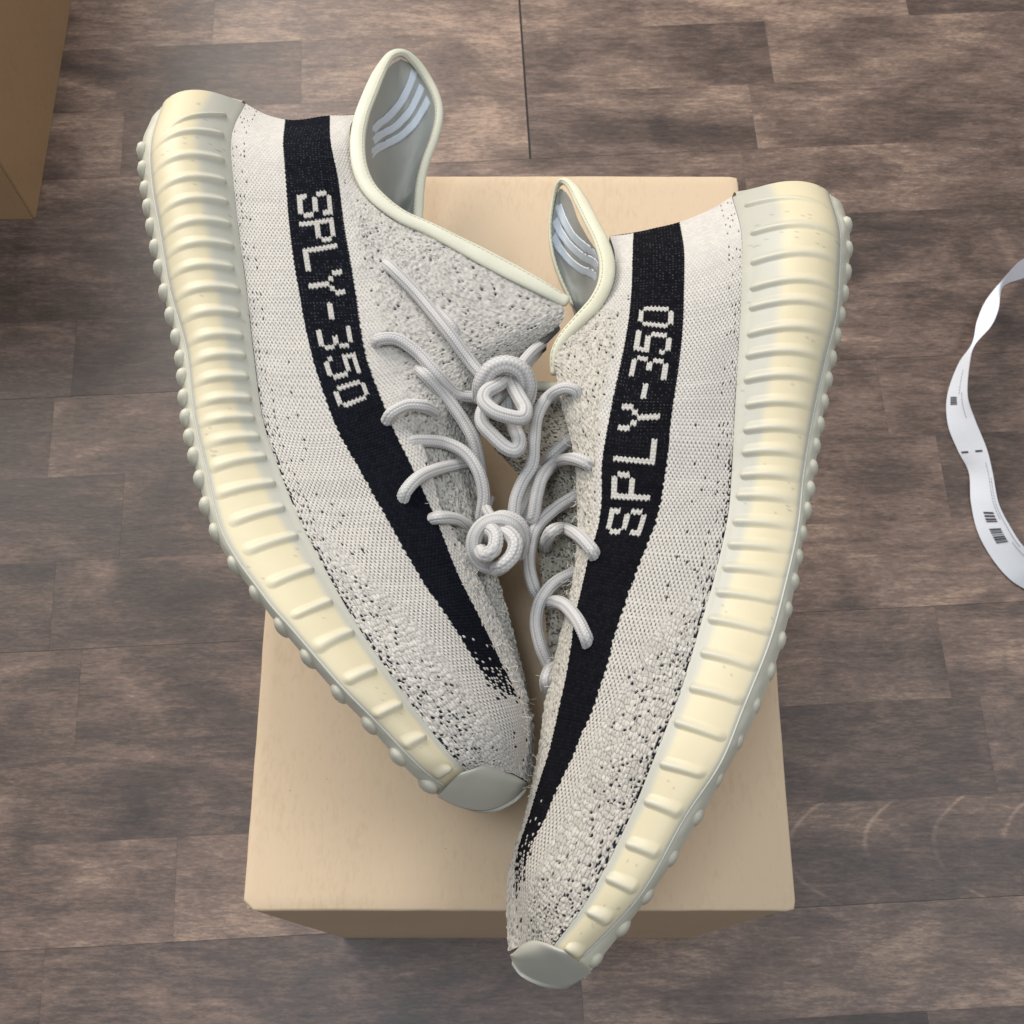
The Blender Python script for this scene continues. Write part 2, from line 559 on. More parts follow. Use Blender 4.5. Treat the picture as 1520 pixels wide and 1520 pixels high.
# ------------------------------------------------------------------ tall brown carton at the upper left
q = unp(49, 326, 0.0)
carton = empty('brown_carton', (q[0] - 0.2, q[1] + 0.3, 0), 'dark brown cardboard carton cut off by the upper left corner of the photo', 'cardboard box')
flatbox('box_body', q[0] - 0.40, q[0], q[1], q[1] + 0.6, 0.0005, 0.30, M_CARTON, carton, bev=0.001)
flatbox('side_panel', q[0] + 0.0003, q[0] + 0.0024, q[1] + 0.001, q[1] + 0.6, 0.0005, 0.30, M_CARTON, carton)

# ------------------------------------------------------------------ SNEAKERS
ZMID = 5.0
WHITE = np.array([0.60, 0.562, 0.508])
WARM_LIGHT = np.array([0.56, 0.51, 0.44])  # yarn tone with the warmer, dimmer toe light mixed in
GREYK = np.array([0.455, 0.43, 0.39])
BLK = np.array([0.008, 0.009, 0.014])
CORE = np.array([0.625, 0.545, 0.365])
MILK = np.array([0.545, 0.52, 0.42])
GREYR = np.array([0.465, 0.45, 0.38])
CAPC = np.array([0.45, 0.44, 0.375])
BINDC = np.array([0.61, 0.595, 0.475])
LINC = np.array([0.38, 0.38, 0.345])
LACEC = np.array([0.60, 0.575, 0.55])

FONT = {
    'S': ["01111", "10001", "10000", "01110", "00001", "10001", "11110"],
    'P': ["11110", "10001", "10001", "11110", "10000", "10000", "10000"],
    'L': ["10000", "10000", "10000", "10000", "10000", "10000", "11111"],
    'Y': ["10001", "10001", "01010", "00100", "00100", "00100", "00100"],
    '-': ["00000", "00000", "00000", "11111", "00000", "00000", "00000"],
    '3': ["11110", "00001", "00001", "00110", "00001", "00001", "11110"],
    '5': ["11111", "10000", "11110", "00001", "00001", "10001", "01110"],
    '0': ["01110", "10001", "10001", "10001", "10001", "10001", "01110"],
}

LEFT = dict(
    L0=[(224, 178), (211, 213), (213, 268), (225, 348), (243, 437), (265, 525), (275, 625), (294, 710), (322, 801), (386, 893), (428, 946), (496, 1025), (551, 1082), (609, 1147), (660, 1188)],
    L1=[(240, 160), (224, 215), (226, 275), (238, 345), (253, 432), (277, 520), (289, 620), (308, 703), (333, 797), (392, 885), (437, 938), (505, 1017), (560, 1073), (625, 1140), (670, 1174)],
    L2=[(364, 156), (344, 202), (346, 262), (354, 340), (366, 430), (376, 520), (390, 620), (412, 690), (444, 770), (487, 853), (530, 928), (580, 1002), (630, 1072), (676, 1128), (700, 1149)],
    L3=[(423, 178), (420, 215), (424, 268), (430, 345), (443, 430), (462, 525), (497, 630), (530, 692), (574, 772), (622, 853), (668, 925), (712, 992), (750, 1050), (765, 1100), (758, 1147)],
    L4=[(490, 172), (491, 212), (502, 265), (512, 340), (527, 428), (541, 520), (571, 604), (600, 672), (645, 765), (675, 845), (713, 920), (748, 990), (771, 1045), (779, 1095), (770, 1153)],
    L5=[(527, 169), (519, 205), (536, 280), (612, 340), (700, 383), (836, 458), (775, 525), (716, 600), (715, 735), (728, 825), (750, 900), (770, 975), (783, 1040), (791, 1095), (784, 1160)],
    z0=[7.3, 8.0, 8.2, 8.3, 8.4, 8.4, 8.4, 8.5, 8.7, 9.0, 9.2, 9.2, 8.9, 8.2, 6.6],
    z1=[7.8, 8.9, 9.1, 9.1, 9.0, 9.0, 9.0, 9.1, 9.4, 9.8, 10.0, 10.0, 9.6, 8.8, 7.2],
    z2=[6.6, 8.2, 8.6, 8.7, 8.7, 8.6, 8.5, 8.6, 8.9, 9.2, 9.4, 9.4, 9.0, 8.4, 7.4],
    z3=[6.2, 7.9, 8.5, 8.8, 8.9, 8.9, 8.8, 8.8, 8.9, 8.9, 8.7, 8.3, 7.6, 6.9, 6.4],
    z4=[5.9, 7.4, 7.9, 8.2, 8.4, 8.5, 8.4, 8.3, 8.1, 7.8, 7.4, 7.0, 6.5, 6.0, 5.7],
    z5=[5.6, 6.9, 7.3, 7.5, 7.5, 7.2, 6.6, 6.0, 5.9, 5.7, 5.5, 5.3, 5.1, 5.0, 5.0],
    ledge=[(6.2, 0), (7, 0.17), (8, 0.12), (9, 0.35), (10, 0.45), (11, 0.55), (12, .6), (12.6, 0)],
)
RIGHT = dict(
    L0=[(1250, 303), (1261, 345), (1259, 407), (1248, 470), (1235, 540), (1221, 620), (1208, 705), (1194, 787), (1178, 880), (1158, 963), (1126, 1052), (1086, 1130), (1036, 1218), (965, 1328), (868, 1453)],
    L1=[(1232, 290), (1247, 345), (1246, 410), (1241, 470), (1224, 540), (1207, 618), (1193, 702), (1184, 785), (1163, 880), (1141, 958), (1104, 1050), (1070, 1132), (1017, 1213), (948, 1332), (850, 1436)],
    L2=[(1087, 294), (1100, 345), (1101, 400), (1099, 465), (1095, 535), (1090, 620), (1086, 700), (1080, 768), (1061, 855), (1036, 940), (1008, 1030), (970, 1128), (931, 1222), (874, 1332), (819, 1408)],
    L3=[(1009, 330), (1016, 372), (1016, 425), (1014, 487), (1007, 552), (997, 618), (989, 695), (975, 770), (947, 845), (918, 929), (890, 1028), (857, 1105), (815, 1205), (779, 1290), (793, 1397)],
    L4=[(940, 345), (939, 380), (937, 430), (932, 480), (921, 540), (905, 615), (895, 684), (890, 765), (871, 835), (856, 915), (838, 1015), (820, 1100), (790, 1200), (764, 1285), (775, 1404)],
    L5=[(905, 350), (913, 382), (906, 428), (869, 477), (829, 520), (829, 569), (851, 668), (857, 762), (853, 840), (838, 925), (815, 1015), (803, 1108), (782, 1208), (755, 1300), (757, 1412)],
    z0=LEFT['z0'], z1=LEFT['z1'], z2=LEFT['z2'], z3=LEFT['z3'],
    z4=[5.9, 7.4, 7.9, 8.2, 8.4, 8.5, 8.4, 8.3, 8.1, 7.8, 7.4, 7.0, 6.3, 5.8, 5.7],
    z5=[5.6, 6.9, 7.4, 7.6, 7.4, 7.2, 7.4, 7.4, 7.2, 6.6, 6.0, 5.6, 5.2, 5.0, 5.0],
    ledge=None,
)
LEFT['ribs'] = [((337, 172), (246, 192)), ((335, 200), (228, 222)), ((332, 237), (222, 262)), ((335, 270), (222, 296)), ((340, 300), (228, 326)), ((342, 332), (234, 356)), ((346, 364), (240, 386)), ((350, 397), (246, 417)),
                ((355, 430), (252, 448)), ((358, 465), (262, 481)), ((363, 497), (268, 512)), ((366, 527), (276, 541)), ((368, 558), (281, 571)), ((372, 590), (285, 602)), ((379, 619), (289, 632)), ((384, 646), (295, 662)),
                ((395, 677), (303, 696)), ((408, 714), (315, 736)), ((421, 750), (342, 775)), ((442, 793), (363, 818)), ((466, 841), (396, 867)), ((492, 890), (434, 915)), ((524, 936), (467, 964)), ((558, 990), (510, 1012)),
                ((595, 1043), (552, 1062)), ((629, 1090), (597, 1107)), ((668, 1137), (642, 1154))]
RIGHT['ribs'] = [((1106, 305), (1226, 306)), ((1112, 347), (1242, 346)), ((1112, 389), (1243, 388)), ((1112, 426), (1240, 424)), ((1110, 457), (1237, 456)), ((1109, 494), (1230, 494)), ((1108, 528), (1222, 530)), ((1105, 563), (1216, 566)),
                 ((1104, 599), (1208, 603)), ((1102, 636), (1202, 641)), ((1099, 669), (1196, 674)), ((1096, 703), (1191, 708)), ((1092, 734), (1186, 740)), ((1086, 771), (1181, 778)), ((1080, 805), (1174, 814)), ((1072, 839), (1166, 850)),
                 ((1063, 876), (1158, 890)), ((1052, 916), (1147, 938)), ((1039, 966), (1126, 990)), ((1023, 1016), (1107, 1040)), ((1002, 1068), (1078, 1093)), ((980, 1129), (1047, 1150)), ((957, 1184), (1014, 1205)), ((930, 1247), (981, 1266)),
                 ((901, 1300), (945, 1321)), ((873, 1350), (908, 1368)), ((841, 1403), (869, 1416))]
LEFT['lugs'] = [(210, 227), (210, 255), (214, 285), (220, 312), (226, 340), (232, 370), (239, 400), (247, 437), (257, 471), (264, 504), (270, 535), (272, 564), (275, 593), (276, 622), (282, 651), (288, 681), (297, 715), (311, 753), (330, 790),
                (355, 837), (384, 881), (421, 929), (459, 976), (503, 1030), (547, 1078), (589, 1124), (633, 1167)]
RIGHT['lugs'] = [(1262, 340), (1263, 376), (1261, 410), (1257, 442), (1252, 474), (1246, 505), (1239, 538), (1233, 570), (1227, 603), (1221, 636), (1215, 668), (1211, 700), (1207, 732), (1202, 763), (1195, 797), (1189, 832), (1183, 868), (1173, 910), (1161, 955), (1145, 1001),
                 (1123, 1052), (1097, 1105), (1067, 1160), (1037, 1216), (1000, 1276), (963, 1332), (928, 1380), (888, 1426)]
LEFT['text'] = [('S', 287, 322), ('P', 327, 360), ('L', 366, 400), ('Y', 405, 441), ('-', 450, 475), ('3', 488, 518), ('5', 528, 560), ('0', 570, 600)]
RIGHT['text'] = [('0', 457, 486), ('5', 494, 524), ('3', 531, 562), ('-', 570, 592), ('Y', 601, 640), ('L', 652, 688), ('P', 703, 742), ('S', 756, 794)]
LEFT['cap'] = dict(T=[(689, 1146, 8.0), (706, 1140, 7.6), (728, 1133, 7.0), (757, 1146, 6.0), (776, 1158, 5.4), (784, 1163, 5.0)],
                   B=[(650, 1183, 7.4), (674, 1195, 6.5), (706, 1203, 5.6), (735, 1200, 5.2), (764, 1185, 5.0), (781, 1169, 4.9)])
RIGHT['cap'] = dict(T=[(830, 1407, 8.0), (809, 1399, 7.6), (790, 1396, 6.8), (773, 1404, 6.0), (763, 1413, 5.4), (757, 1417, 5.0)],
                    B=[(878, 1444, 7.4), (860, 1455, 6.5), (838, 1463, 5.7), (804, 1458, 5.2), (774, 1443, 5.0), (760, 1426, 4.9)])
LEFT['fade'] = (10.0, 13.2)
RIGHT['fade'] = (11.7, 14.6)

B23, B34, B45 = 120, 84, 150


def hermite_rows(Ps, ns):
    """Ps: list of (N,3) rails -> grid (N, sum(ns)+1, 3), smooth across"""
    Ps = np.stack(Ps, 1)
    N, K, _ = Ps.shape
    d = np.linalg.norm(np.diff(Ps, axis=1), axis=2) + 1e-6
    m = np.zeros_like(Ps)
    for k in range(1, K - 1):
        h0 = d[:, k - 1:k]; h1 = d[:, k:k + 1]
        s0 = (Ps[:, k] - Ps[:, k - 1]) / h0; s1 = (Ps[:, k + 1] - Ps[:, k]) / h1
        m[:, k] = (s0 * h1 + s1 * h0) / (h0 + h1)
    m[:, 0] = 2 * (Ps[:, 1] - Ps[:, 0]) / d[:, 0:1] - m[:, 1]
    m[:, -1] = 2 * (Ps[:, -1] - Ps[:, -2]) / d[:, -1:] - m[:, -2]
    m[:, 0] *= 0.7; m[:, -1] *= 0.8
    out = []
    for k in range(K - 1):
        n = ns[k]
        t = np.linspace(0, 1, n + 1)[None, :, None]
        if k < K - 2: t = t[:, :-1]
        h = d[:, k][:, None, None]
        a = Ps[:, k][:, None]; b_ = Ps[:, k + 1][:, None]; ma = m[:, k][:, None]; mb = m[:, k + 1][:, None]
        out.append((2 * t ** 3 - 3 * t ** 2 + 1) * a + (t ** 3 - 2 * t ** 2 + t) * h * ma + (-2 * t ** 3 + 3 * t ** 2) * b_ + (t ** 3 - t ** 2) * h * mb)
    return np.concatenate(out, 1)


def rail(D, name, zname, st):
    px = np.array(D[name], float); z = np.array(D[zname], float)
    return catmull(U(px[:, 0], px[:, 1], z), st)


def bil(G, a, b_):
    nu, nv = G.shape[:2]
    a = np.clip(a, 0, nu - 1.001); b_ = np.clip(b_, 0, nv - 1.001)
    i = np.floor(a).astype(int); j = np.floor(b_).astype(int)
    fa = (a - i)[..., None]; fb = (b_ - j)[..., None]
    return (G[i, j] * (1 - fa) + G[i + 1, j] * fa) * (1 - fb) + (G[i, j + 1] * (1 - fa) + G[i + 1, j + 1] * fa) * fb


LEAN = np.array([0.0, 0.0])


def mirror(V, lean=1.0):
    W = V.copy()
    W[..., 2] = 2 * (ZB + ZMID / 100) - W[..., 2]
    d = V[..., 2] - W[..., 2]
    k = sstep(0.30, 0.18, V[..., 1]) * d * lean
    W[..., 0] += LEAN[0] * k; W[..., 1] += LEAN[1] * k
    return W


SURF = []


def zsurf(px, py):
    best = None
    for (X, Y, Z) in SURF:
        d = (X - px) ** 2 + (Y - py) ** 2
        i = d.argmin()
        if d[i] < 90:
            z = Z[i]
            if best is None or z > best: best = z
    return best


def build_shoe(D, side, root):
    LEAN[:] = (0.15, 0.24) if side == 'L' else (-0.04, 0.04)
    NU = 860
    st = np.linspace(0, 14, NU)
    # ---------------- upper
    r2, r3, r4, r5 = (rail(D, 'L%d' % k, 'z%d' % k, st) for k in (2, 3, 4, 5))
    V = hermite_rows([r2, r3, r4, r5], [B23, B34, B45])
    NV = V.shape[1]
    uu = st[:, None] + np.zeros((1, NV))
    jv = np.arange(NV)[None, :] + np.zeros((NU, 1))
    vband = np.where(jv < B23, jv / B23, np.where(jv < B23 + B34, 1 + (jv - B23) / B34, 2 + (jv - B23 - B34) / B45))
    n = gridnorm(V)
    if n[..., 2].mean() < 0: n = -n
    # soft bulges so the fabric is not a ruled sheet
    # metric coordinates in "px" of 0.25 mm
    dq = np.linalg.norm(np.diff(V, axis=1), axis=2) / 0.00025
    q = np.concatenate([np.zeros((NU, 1)), np.cumsum(dq, 1)], 1)
    q3 = q[:, B23][:, None]
    qrel = q - q3
    dp = np.linalg.norm(np.diff(V[:, B23 + B34 // 2], axis=0), axis=1) / 0.00025
    p = np.concatenate([[0], np.cumsum(dp)])[:, None] + np.zeros((1, NV))
    w34 = (q[:, B23 + B34] - q[:, B23])[:, None]
    # slow folds
    fold = (vnoise(p / 90, q / 70, 5) - 0.5) * 0.0012 + (vnoise(p / 35, q / 40, 6) - 0.5) * 0.0005
    X, Y = proj(V)
    # ---------------- zones
    b = vband
    distL2 = q
    tow = sstep(7.5, 10.5, uu)
    k_zone = (distL2 < (14 + 75 * tow) + 14 * (vnoise(p / 25, q / 25, 3) - .5)) & (b < 1)
    heelfl = (b < 1) & (uu < 8)
    w_ank = sstep(2.02, 2.22, b + 0.12 * (vnoise(p / 20, q / 20, 8) - .5)) * sstep(1.4, 3.4, uu)
    w_chunk = np.maximum(np.where(b < 1, 1 - sstep(10, 34, distL2 - (6 + 66 * tow)), 0) * sstep(7, 9.5, uu), w_ank * 0.9)
    w_toe = sstep(13.0, 13.8, uu) * (b < 3)
    w_chunk = np.maximum(w_chunk, w_toe * 0.5)
    # plain knit: brick of little V stitches
    A1, B1 = 6.6, 5.6
    ri = np.floor(p / B1)
    qa = (q + (ri % 2) * A1 / 2 + 1.6 * np.abs(((p / B1) % 1) - .5)) / A1
    la = qa % 1 - .5; lb = (p / B1) % 1 - .5
    hplain = np.clip(np.cos(np.pi * la) * np.cos(np.pi * lb), 0, 1) ** 0.6
    hid = hash2(np.floor(qa), ri, 4)
    # chunky knit
    wob = 3.0
    F1, F2, ID = worley((p + wob * vnoise(p / 6, q / 6, 21)) / 9.5 + q / 30, (q + wob * vnoise(p / 6 + 9, q / 6, 22)) / 5.6, 31)
    hch = np.clip(1 - F1 * 1.25, 0, 1) ** 0.7 * (0.6 + 0.7 * ID)
    f1, f2, id2 = worley(p / 4.6, q / 3.8, 77)
    hf = np.clip(1 - f1 * 1.2, 0, 1)
    disp = (1 - w_chunk) * hplain * 0.00030 + w_chunk * (hch * (0.0005 + 0.0004 * w_ank) + hf * 0.00025)
    # ---------------- ledge of the lace opening
    led = np.zeros_like(q)
    if D['ledge']:
        lu = np.array([x[0] for x in D['ledge']]); lv = np.array([x[1] for x in D['ledge']])
        edge = 2 + np.interp(uu, lu, lv) + 0.02 * (vnoise(p / 7, q * 0, 17) - .5)
        on = sstep(6.2, 7.0, uu) * (1 - sstep(12.0, 12.6, uu))
        led = on * sstep(0.0, 0.035, b - edge)
    # ---------------- colour
    base = WHITE + (WARM_LIGHT - WHITE) * sstep(5, 13, uu)[..., None] * (0.9 if side == 'R' else 0.25)  # warmer, dimmer light towards the toe is painted into the yarn colour
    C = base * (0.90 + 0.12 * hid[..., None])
    gap = 1 - hplain
    dash = (np.abs(la) > .33) & (np.abs(lb) < .36)
    dashw = (0.50 + 0.35 * hid) * sstep(0.7, 3.0, uu) * (0.85 + 0.2 * sstep(5, 9, uu))
    dashw = np.where(b < 1, dashw, dashw * 0.7)
    C = C * (1 - (dash * dashw * 1.0)[..., None])
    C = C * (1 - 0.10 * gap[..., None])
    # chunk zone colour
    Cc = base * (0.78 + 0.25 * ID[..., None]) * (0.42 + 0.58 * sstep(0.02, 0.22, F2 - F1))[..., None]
    Cg = GREYK * (0.85 + 0.3 * id2[..., None])
    Cg = np.where((hash2(np.floor(p / 3.1), np.floor(q / 2.7), 40) < 0.16)[..., None], Cg * 0.55, Cg)
    if side == 'R':
        Cg = Cg * np.array([1.08, 1.05, 0.98])
    Cchunk = Cc * (1 - w_ank[..., None]) + Cg * w_ank[..., None]
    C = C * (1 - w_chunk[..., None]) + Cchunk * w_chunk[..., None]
    # black flecks
    crev = F2 - F1
    fl_prob = np.where(b < 1, 0.20 * sstep(7.5, 10, uu) * (1 - sstep(20, 95, distL2)) + 0.12 * (1 - sstep(4, 16, distL2)) * sstep(5, 8, uu), 0)
    fl_prob = np.maximum(fl_prob, 0.09 * w_ank * (1 - sstep(2.75, 3.0, b) * 0.3))
    fl_prob = np.maximum(fl_prob, 0.30 * w_toe * (b < 1.6))
    gx = np.floor(p / 7.0); gy = np.floor(q / 6.0)
    cx = (gx + .2 + .6 * hash2(gx, gy, 51)) * 7.0; cy = (gy + .2 + .6 * hash2(gx, gy, 52)) * 6.0
    rr = 1.1 + 1.7 * hash2(gx, gy, 53)
    el = hash2(gx, gy, 54)
    dd = np.hypot((p - cx) * (0.7 + el * .8), (q - cy) * (1.5 - el * .8))
    patch = vnoise(p / 34, q / 26, 61)
    fleck = (dd < rr) & (hash2(gx, gy, 55) < fl_prob * (0.1 + 1.8 * patch))
    # lone flecks on the heel quarter, in two loose columns
    col1 = (np.abs(distL2 - 22) < 5) | (np.abs(distL2 - 8) < 5)
    gx2 = np.floor(p / 17.0); gy2 = np.floor(q / 7.0)
    cx2 = (gx2 + .2 + .6 * hash2(gx2, gy2, 71)) * 17; cy2 = (gy2 + .5) * 7
    lone = (np.hypot((p - cx2) * .55, (q - cy2) * 1.2) < 1.5) & (hash2(gx2, gy2, 72) < 0.42) & col1 & (uu < 9.5) & (b < 1)
    gx3 = np.floor(p / 22.0); gy3 = np.floor(q / 18.0)
    cx3 = (gx3 + .2 + .6 * hash2(gx3, gy3, 81)) * 22; cy3 = (gy3 + .2 + .6 * hash2(gx3, gy3, 82)) * 18
    lone |= (np.hypot((p - cx3) * .6, (q - cy3) * 1.1) < 1.6) & (hash2(gx3, gy3, 83) < 0.30) & (b < 1) & (uu > 5) & (distL2 < 70)
    fleck |= lone
    seam_fl = (b < 1) & (distL2 < 5.5) & (uu > 5.5) & (hash2(np.floor(p / 4.2), np.floor(q / 3), 90) < 0.30)
    fleck |= seam_fl
    C = np.where(fleck[..., None], BLK * 2.2, C)
    disp = np.where(fleck, disp * 0.0 - 0.0004, disp)
    # ---------------- stripe and lettering
    q4 = q3 + w34
    jag = 2.6 * (np.abs((p / 13.0) % 1 - .5) * 2 - .5) + 1.5 * (hash2(ri, ri * 0, 5) - .5)
    jag = jag * sstep(3, 8, uu) + 0.9 * (hplain - .5)
    ins = (q > q3 + jag) & (q < q4 + jag * .5)
    f0, f1_ = D['fade']
    fr = sstep(f0, f1_, uu + 0.5 * (1 - np.clip((q - q3) / (w34 + 1), 0, 1)) - 0.2)
    sid = 0.45 * hash2(np.floor(qa), ri, 9) + 0.55 * (((np.floor(qa) * 2 + ri) % 5) / 4.0)
    stitch_core = (hplain > 0.55)
    # white stitches invade the black towards the toe, then black dwindles
    white_in = (sid < np.clip(fr * 1.25, 0, 1)) & np.where(fr > .55, True, stitch_core) & (fr > 0.02)
    stripe = ins & ~white_in
    bstray = (~ins) & (b > .93) & (b < 2.15) & (uu > f0 + .8) & (uu < f1_ + .4) & (sid > 0.82) & (hplain > .3)
    stripe |= bstray & (np.abs(q - q3 - w34 * .5) < w34 * .5 + 9)
    letter = np.zeros_like(stripe)
    wv = (q - q3) / w34
    midY = Y[:, B23 + B34 // 2]
    pm = p[:, 0]
    order = np.argsort(midY[:int(NU * 0.75)])
    for ch, y0, y1 in D['text']:
        p0 = np.interp(y0, midY[order], pm[order]); p1 = np.interp(y1, midY[order], pm[order])
        zig = 1.7 * (np.abs((q / 6.9) % 1 - .5) * 4 - 1)
        slant = (15.0 if ch in 'LY' else 8.0) if side == 'L' else -1.0
        pc = p + zig + slant * (wv - .5)
        g = (pc - p0) / (p1 - p0)
        if side == 'R': g = 1 - g
        h = (0.82 - wv) / 0.64
        ci = np.floor(g * 5).astype(int); rj = np.floor(h * 7).astype(int)
        ok = (ci >= 0) & (ci < 5) & (rj >= 0) & (rj < 7)
        bits = np.array([[int(c) for c in row] for row in FONT[ch]])
        letter |= ok & (bits[np.clip(rj, 0, 6), np.clip(ci, 0, 4)] > 0)
    letter &= ins
    # faint white pinpricks in the heel part of the stripe
    pin = (hash2(np.floor(p / 6.5), np.floor(q / 5.5), 14) < 0.5) & (np.hypot((p % 6.5) - 3.2, (q % 5.5) - 2.7) < 1.0)
    Cs = BLK * (0.5 + 0.7 * hplain[..., None] * hid[..., None])
    if side == 'R': Cs = Cs * np.array([1.0, 0.9, 0.8])
    pinw = (1 - sstep(4.5, 6.5, uu)) * 0.05
    Cs = np.where(pin[..., None], Cs + pinw[..., None], Cs)
    C = np.where(stripe[..., None], Cs, C)
    C = np.where(letter[..., None], np.array([0.56, 0.53, 0.48]) * (0.62 + 0.38 * hplain[..., None]), C)
    disp = np.where(stripe & ~letter, hplain * 0.00036, disp)
    disp = np.where(letter, 0.00012 + hplain * 0.0004, disp)
    # tongue zone below the ledge
    tg = GREYK * np.array([0.92, 0.93, 0.92]) * (0.75 + 0.4 * id2[..., None])
    tg = np.where((hash2(np.floor(p / 2.6), np.floor(q / 2.6), 45) < 0.2)[..., None], tg * 0.4, tg)
    stripe &= led < .3; letter &= led < .3
    C = C * (1 - led[..., None]) + tg * led[..., None]
    rough_edge = np.exp(-((led - .25) / .25) ** 2) * (led > 0.01)
    disp = disp + rough_edge * 0.0012 * (vnoise(p / 5, q / 3, 18))
    G = V + n * (disp + fold)[..., None]
    G[..., 2] -= led * 0.0045
    SURF.append((X[::4, ::3].ravel(), Y[::4, ::3].ravel(), (V[..., 2] - led * .0045)[::4, ::3].ravel()))
    # face categories
    cat = np.zeros((NU, NV), int)
    # only a clean stripe region becomes the stripe part
    cat[stripe] = 1; cat[letter] = 2
    fc = cat[:-1, :-1].ravel()
    Q = gquads(NU, NV)
    if not facing(V): Q = Q[:, ::-1]
    parts = {}
    for c, nm, mt in ((0, 'knit_upper', M_KNIT), (1, 'side_stripe', M_BLACK), (2, 'knit_lettering', M_KNIT)):
        qs = Q[fc == c]
        used, inv = np.unique(qs.ravel(), return_inverse=True)
        par = root if c < 2 else parts[1]
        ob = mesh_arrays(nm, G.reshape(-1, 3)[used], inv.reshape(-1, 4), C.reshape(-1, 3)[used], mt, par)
        parts[c] = ob
    # ---------------- inner (medial) side, coarse, mirrored through the middle plane of the shoe
    su = slice(0, NU, 9); sv = slice(0, NV, 6)
    r5m = r5.copy()
    wgt = (np.exp(-((st - 5.0) / 1.8) ** 2) * 0.75)[:, None]
    r5m = r5 * (1 - wgt) + r4 * wgt
    Vh = hermite_rows([r2, r3, r4, r5m], [B23, B34, B45])[su, sv]
    Vm = mirror(Vh, (1 - sstep(0.0, 0.6, np.linspace(0, 1, Vh.shape[1])))[None, :])
    Vm = Vm - np.array([0, 0, 0.0])
    grids_in = [(Vm, GREYK, facing(Vm))]
    # heel curve joining the two sides
    e0 = V[0, sv]; e1 = mirror(e0)
    out = np.array([(-0.15 if side == 'L' else 0.15), 1.0, 0]); out /= np.linalg.norm(out)
    tt = np.linspace(0, 1, 9)[:, None, None]
    H = e0 * (1 - tt) + e1 * tt + out * 0.0012 * np.sin(np.pi * tt)
    grids_in.append((H, WHITE, not (gridnorm(H)[..., 1].mean() > 0)))
    grids('inner_side_panel', grids_in, M_KNIT, root)

    # ---------------- midsole side wall
    NS = 420
    s2 = np.linspace(0, 14, NS)
    m1 = rail(D, 'L1', 'z1', s2); m2 = rail(D, 'L2', 'z2', s2); m0 = rail(D, 'L0', 'z0', s2)
    nb = 28
    tb = np.linspace(0, 1, nb + 1)[None, :, None]
    bul = (0.0085 * (1 - sstep(2.0, 8.0, s2)) + 0.0030)[:, None, None]
    W = m1[:, None] * (1 - tb) + m2[:, None] * tb
    prof = np.sin(np.pi * tb ** 0.85) ** 0.8
    wn = np.array([0, 0, 1.0])
    W = W + wn * bul * prof
    # a lower lip beside the upper
    lip = np.exp(-((tb - 0.985) / 0.03) ** 2) * 0.0006
    W = W + wn * lip
    tcol = np.linspace(0, 1, nb + 1)[None, :]
    us = s2[:, None]
    nz = vnoise(us * 3, tcol * 3 + us * .3, 3) - .5
    ce = 0.56 + 0.20 * sstep(4, 11, us)
    wc = sstep(0.02, 0.10, tcol) * (1 - sstep(0, 1, (tcol + 0.05 * nz - ce) / 0.14))
    MC = GREYR + (CORE - GREYR) * wc[..., None]
    MC = MC * (1 + 0.04 * nz[..., None])
    scuff = (vnoise(us * 60, tcol * 14, 33) > 0.86) & (vnoise(us * 7, tcol * 5, 34) > 0.74)
    MC = np.where(scuff[..., None], MC * 0.72, MC)
    Wc = s2 <= 13.98
    Wl = W[Wc]; MCl = MC[Wc]
    SURF.append(tuple(a.ravel() for a in (*proj(Wl), Wl[..., 2])))
    fl = not facing(Wl)
    Wm = mirror(Wl)[::4, ::3]
    e0 = Wl[0, ::3]; e1 = mirror(e0)
    Hs = e0 * (1 - tt) + e1 * tt + out * 0.012 * np.sin(np.pi * tt)
    mid = grids('midsole', [(Wl, MCl, fl), (Wm, MCl[::4, ::3], not fl if False else facing(Wm)), (Hs, MILK, not (gridnorm(Hs)[..., 1].mean() > 0))], M_RUBBER, root)
    # ---------------- ribs
    GX, GY = proj(Wl)
    flat = np.stack([GX.ravel(), GY.ravel()], -1)
    nW = gridnorm(Wl)
    if nW[..., 2].mean() < 0: nW = -nW
    nbv = nb + 1

    def ab(px, py):
        i = ((flat[:, 0] - px) ** 2 + (flat[:, 1] - py) ** 2).argmin()
        return i // nbv, i % nbv
    for ri_, ((xa, ya), (xb, yb)) in enumerate(D['ribs']):
        a0, b0 = ab(xa, ya); a1, b1 = ab(xb, yb)
        b0 = min(b0, nb - 1.5); b1 = max(b1 - 1.0, 0.5)
        nt_, nq = 34, 17
        t = np.linspace(0, 1, nt_)[:, None]
        qq = np.linspace(-1, 1, nq)[None, :]
        # half width in metres -> index units along a
        da = np.linalg.norm(Wl[min(a0 + 4, len(Wl) - 1), int(b0)] - Wl[max(a0 - 4, 0), int(b0)]) / 8
        L = np.linalg.norm(bil(Wl, np.array(float(a0)), np.array(float(b0))) - bil(Wl, np.array(float(a1)), np.array(float(b1))))
        hw = (0.0033 if ri_ < 16 else 0.0031) / da
        rad = 0.0024 / L
        capf = np.sqrt(np.clip(1 - np.clip((rad - t) / rad, 0, 1) ** 2, 0, 1)) * np.sqrt(np.clip(1 - np.clip((t - 1 + rad) / rad, 0, 1) ** 2, 0, 1))
        aa = a0 + (a1 - a0) * t + qq * hw * (0.35 + 0.65 * capf) * (1 + 0.2 * t) + 0 * qq
        bb = b0 + (b1 - b0) * t + 0 * qq
        P0 = bil(Wl, aa, bb); N0 = bil(nW, aa, bb)
        qs_ = qq - 0.30 * (1 - qq ** 2)
        if ri_ < 15: aa = aa + 0.0030 / da * t ** 2.5
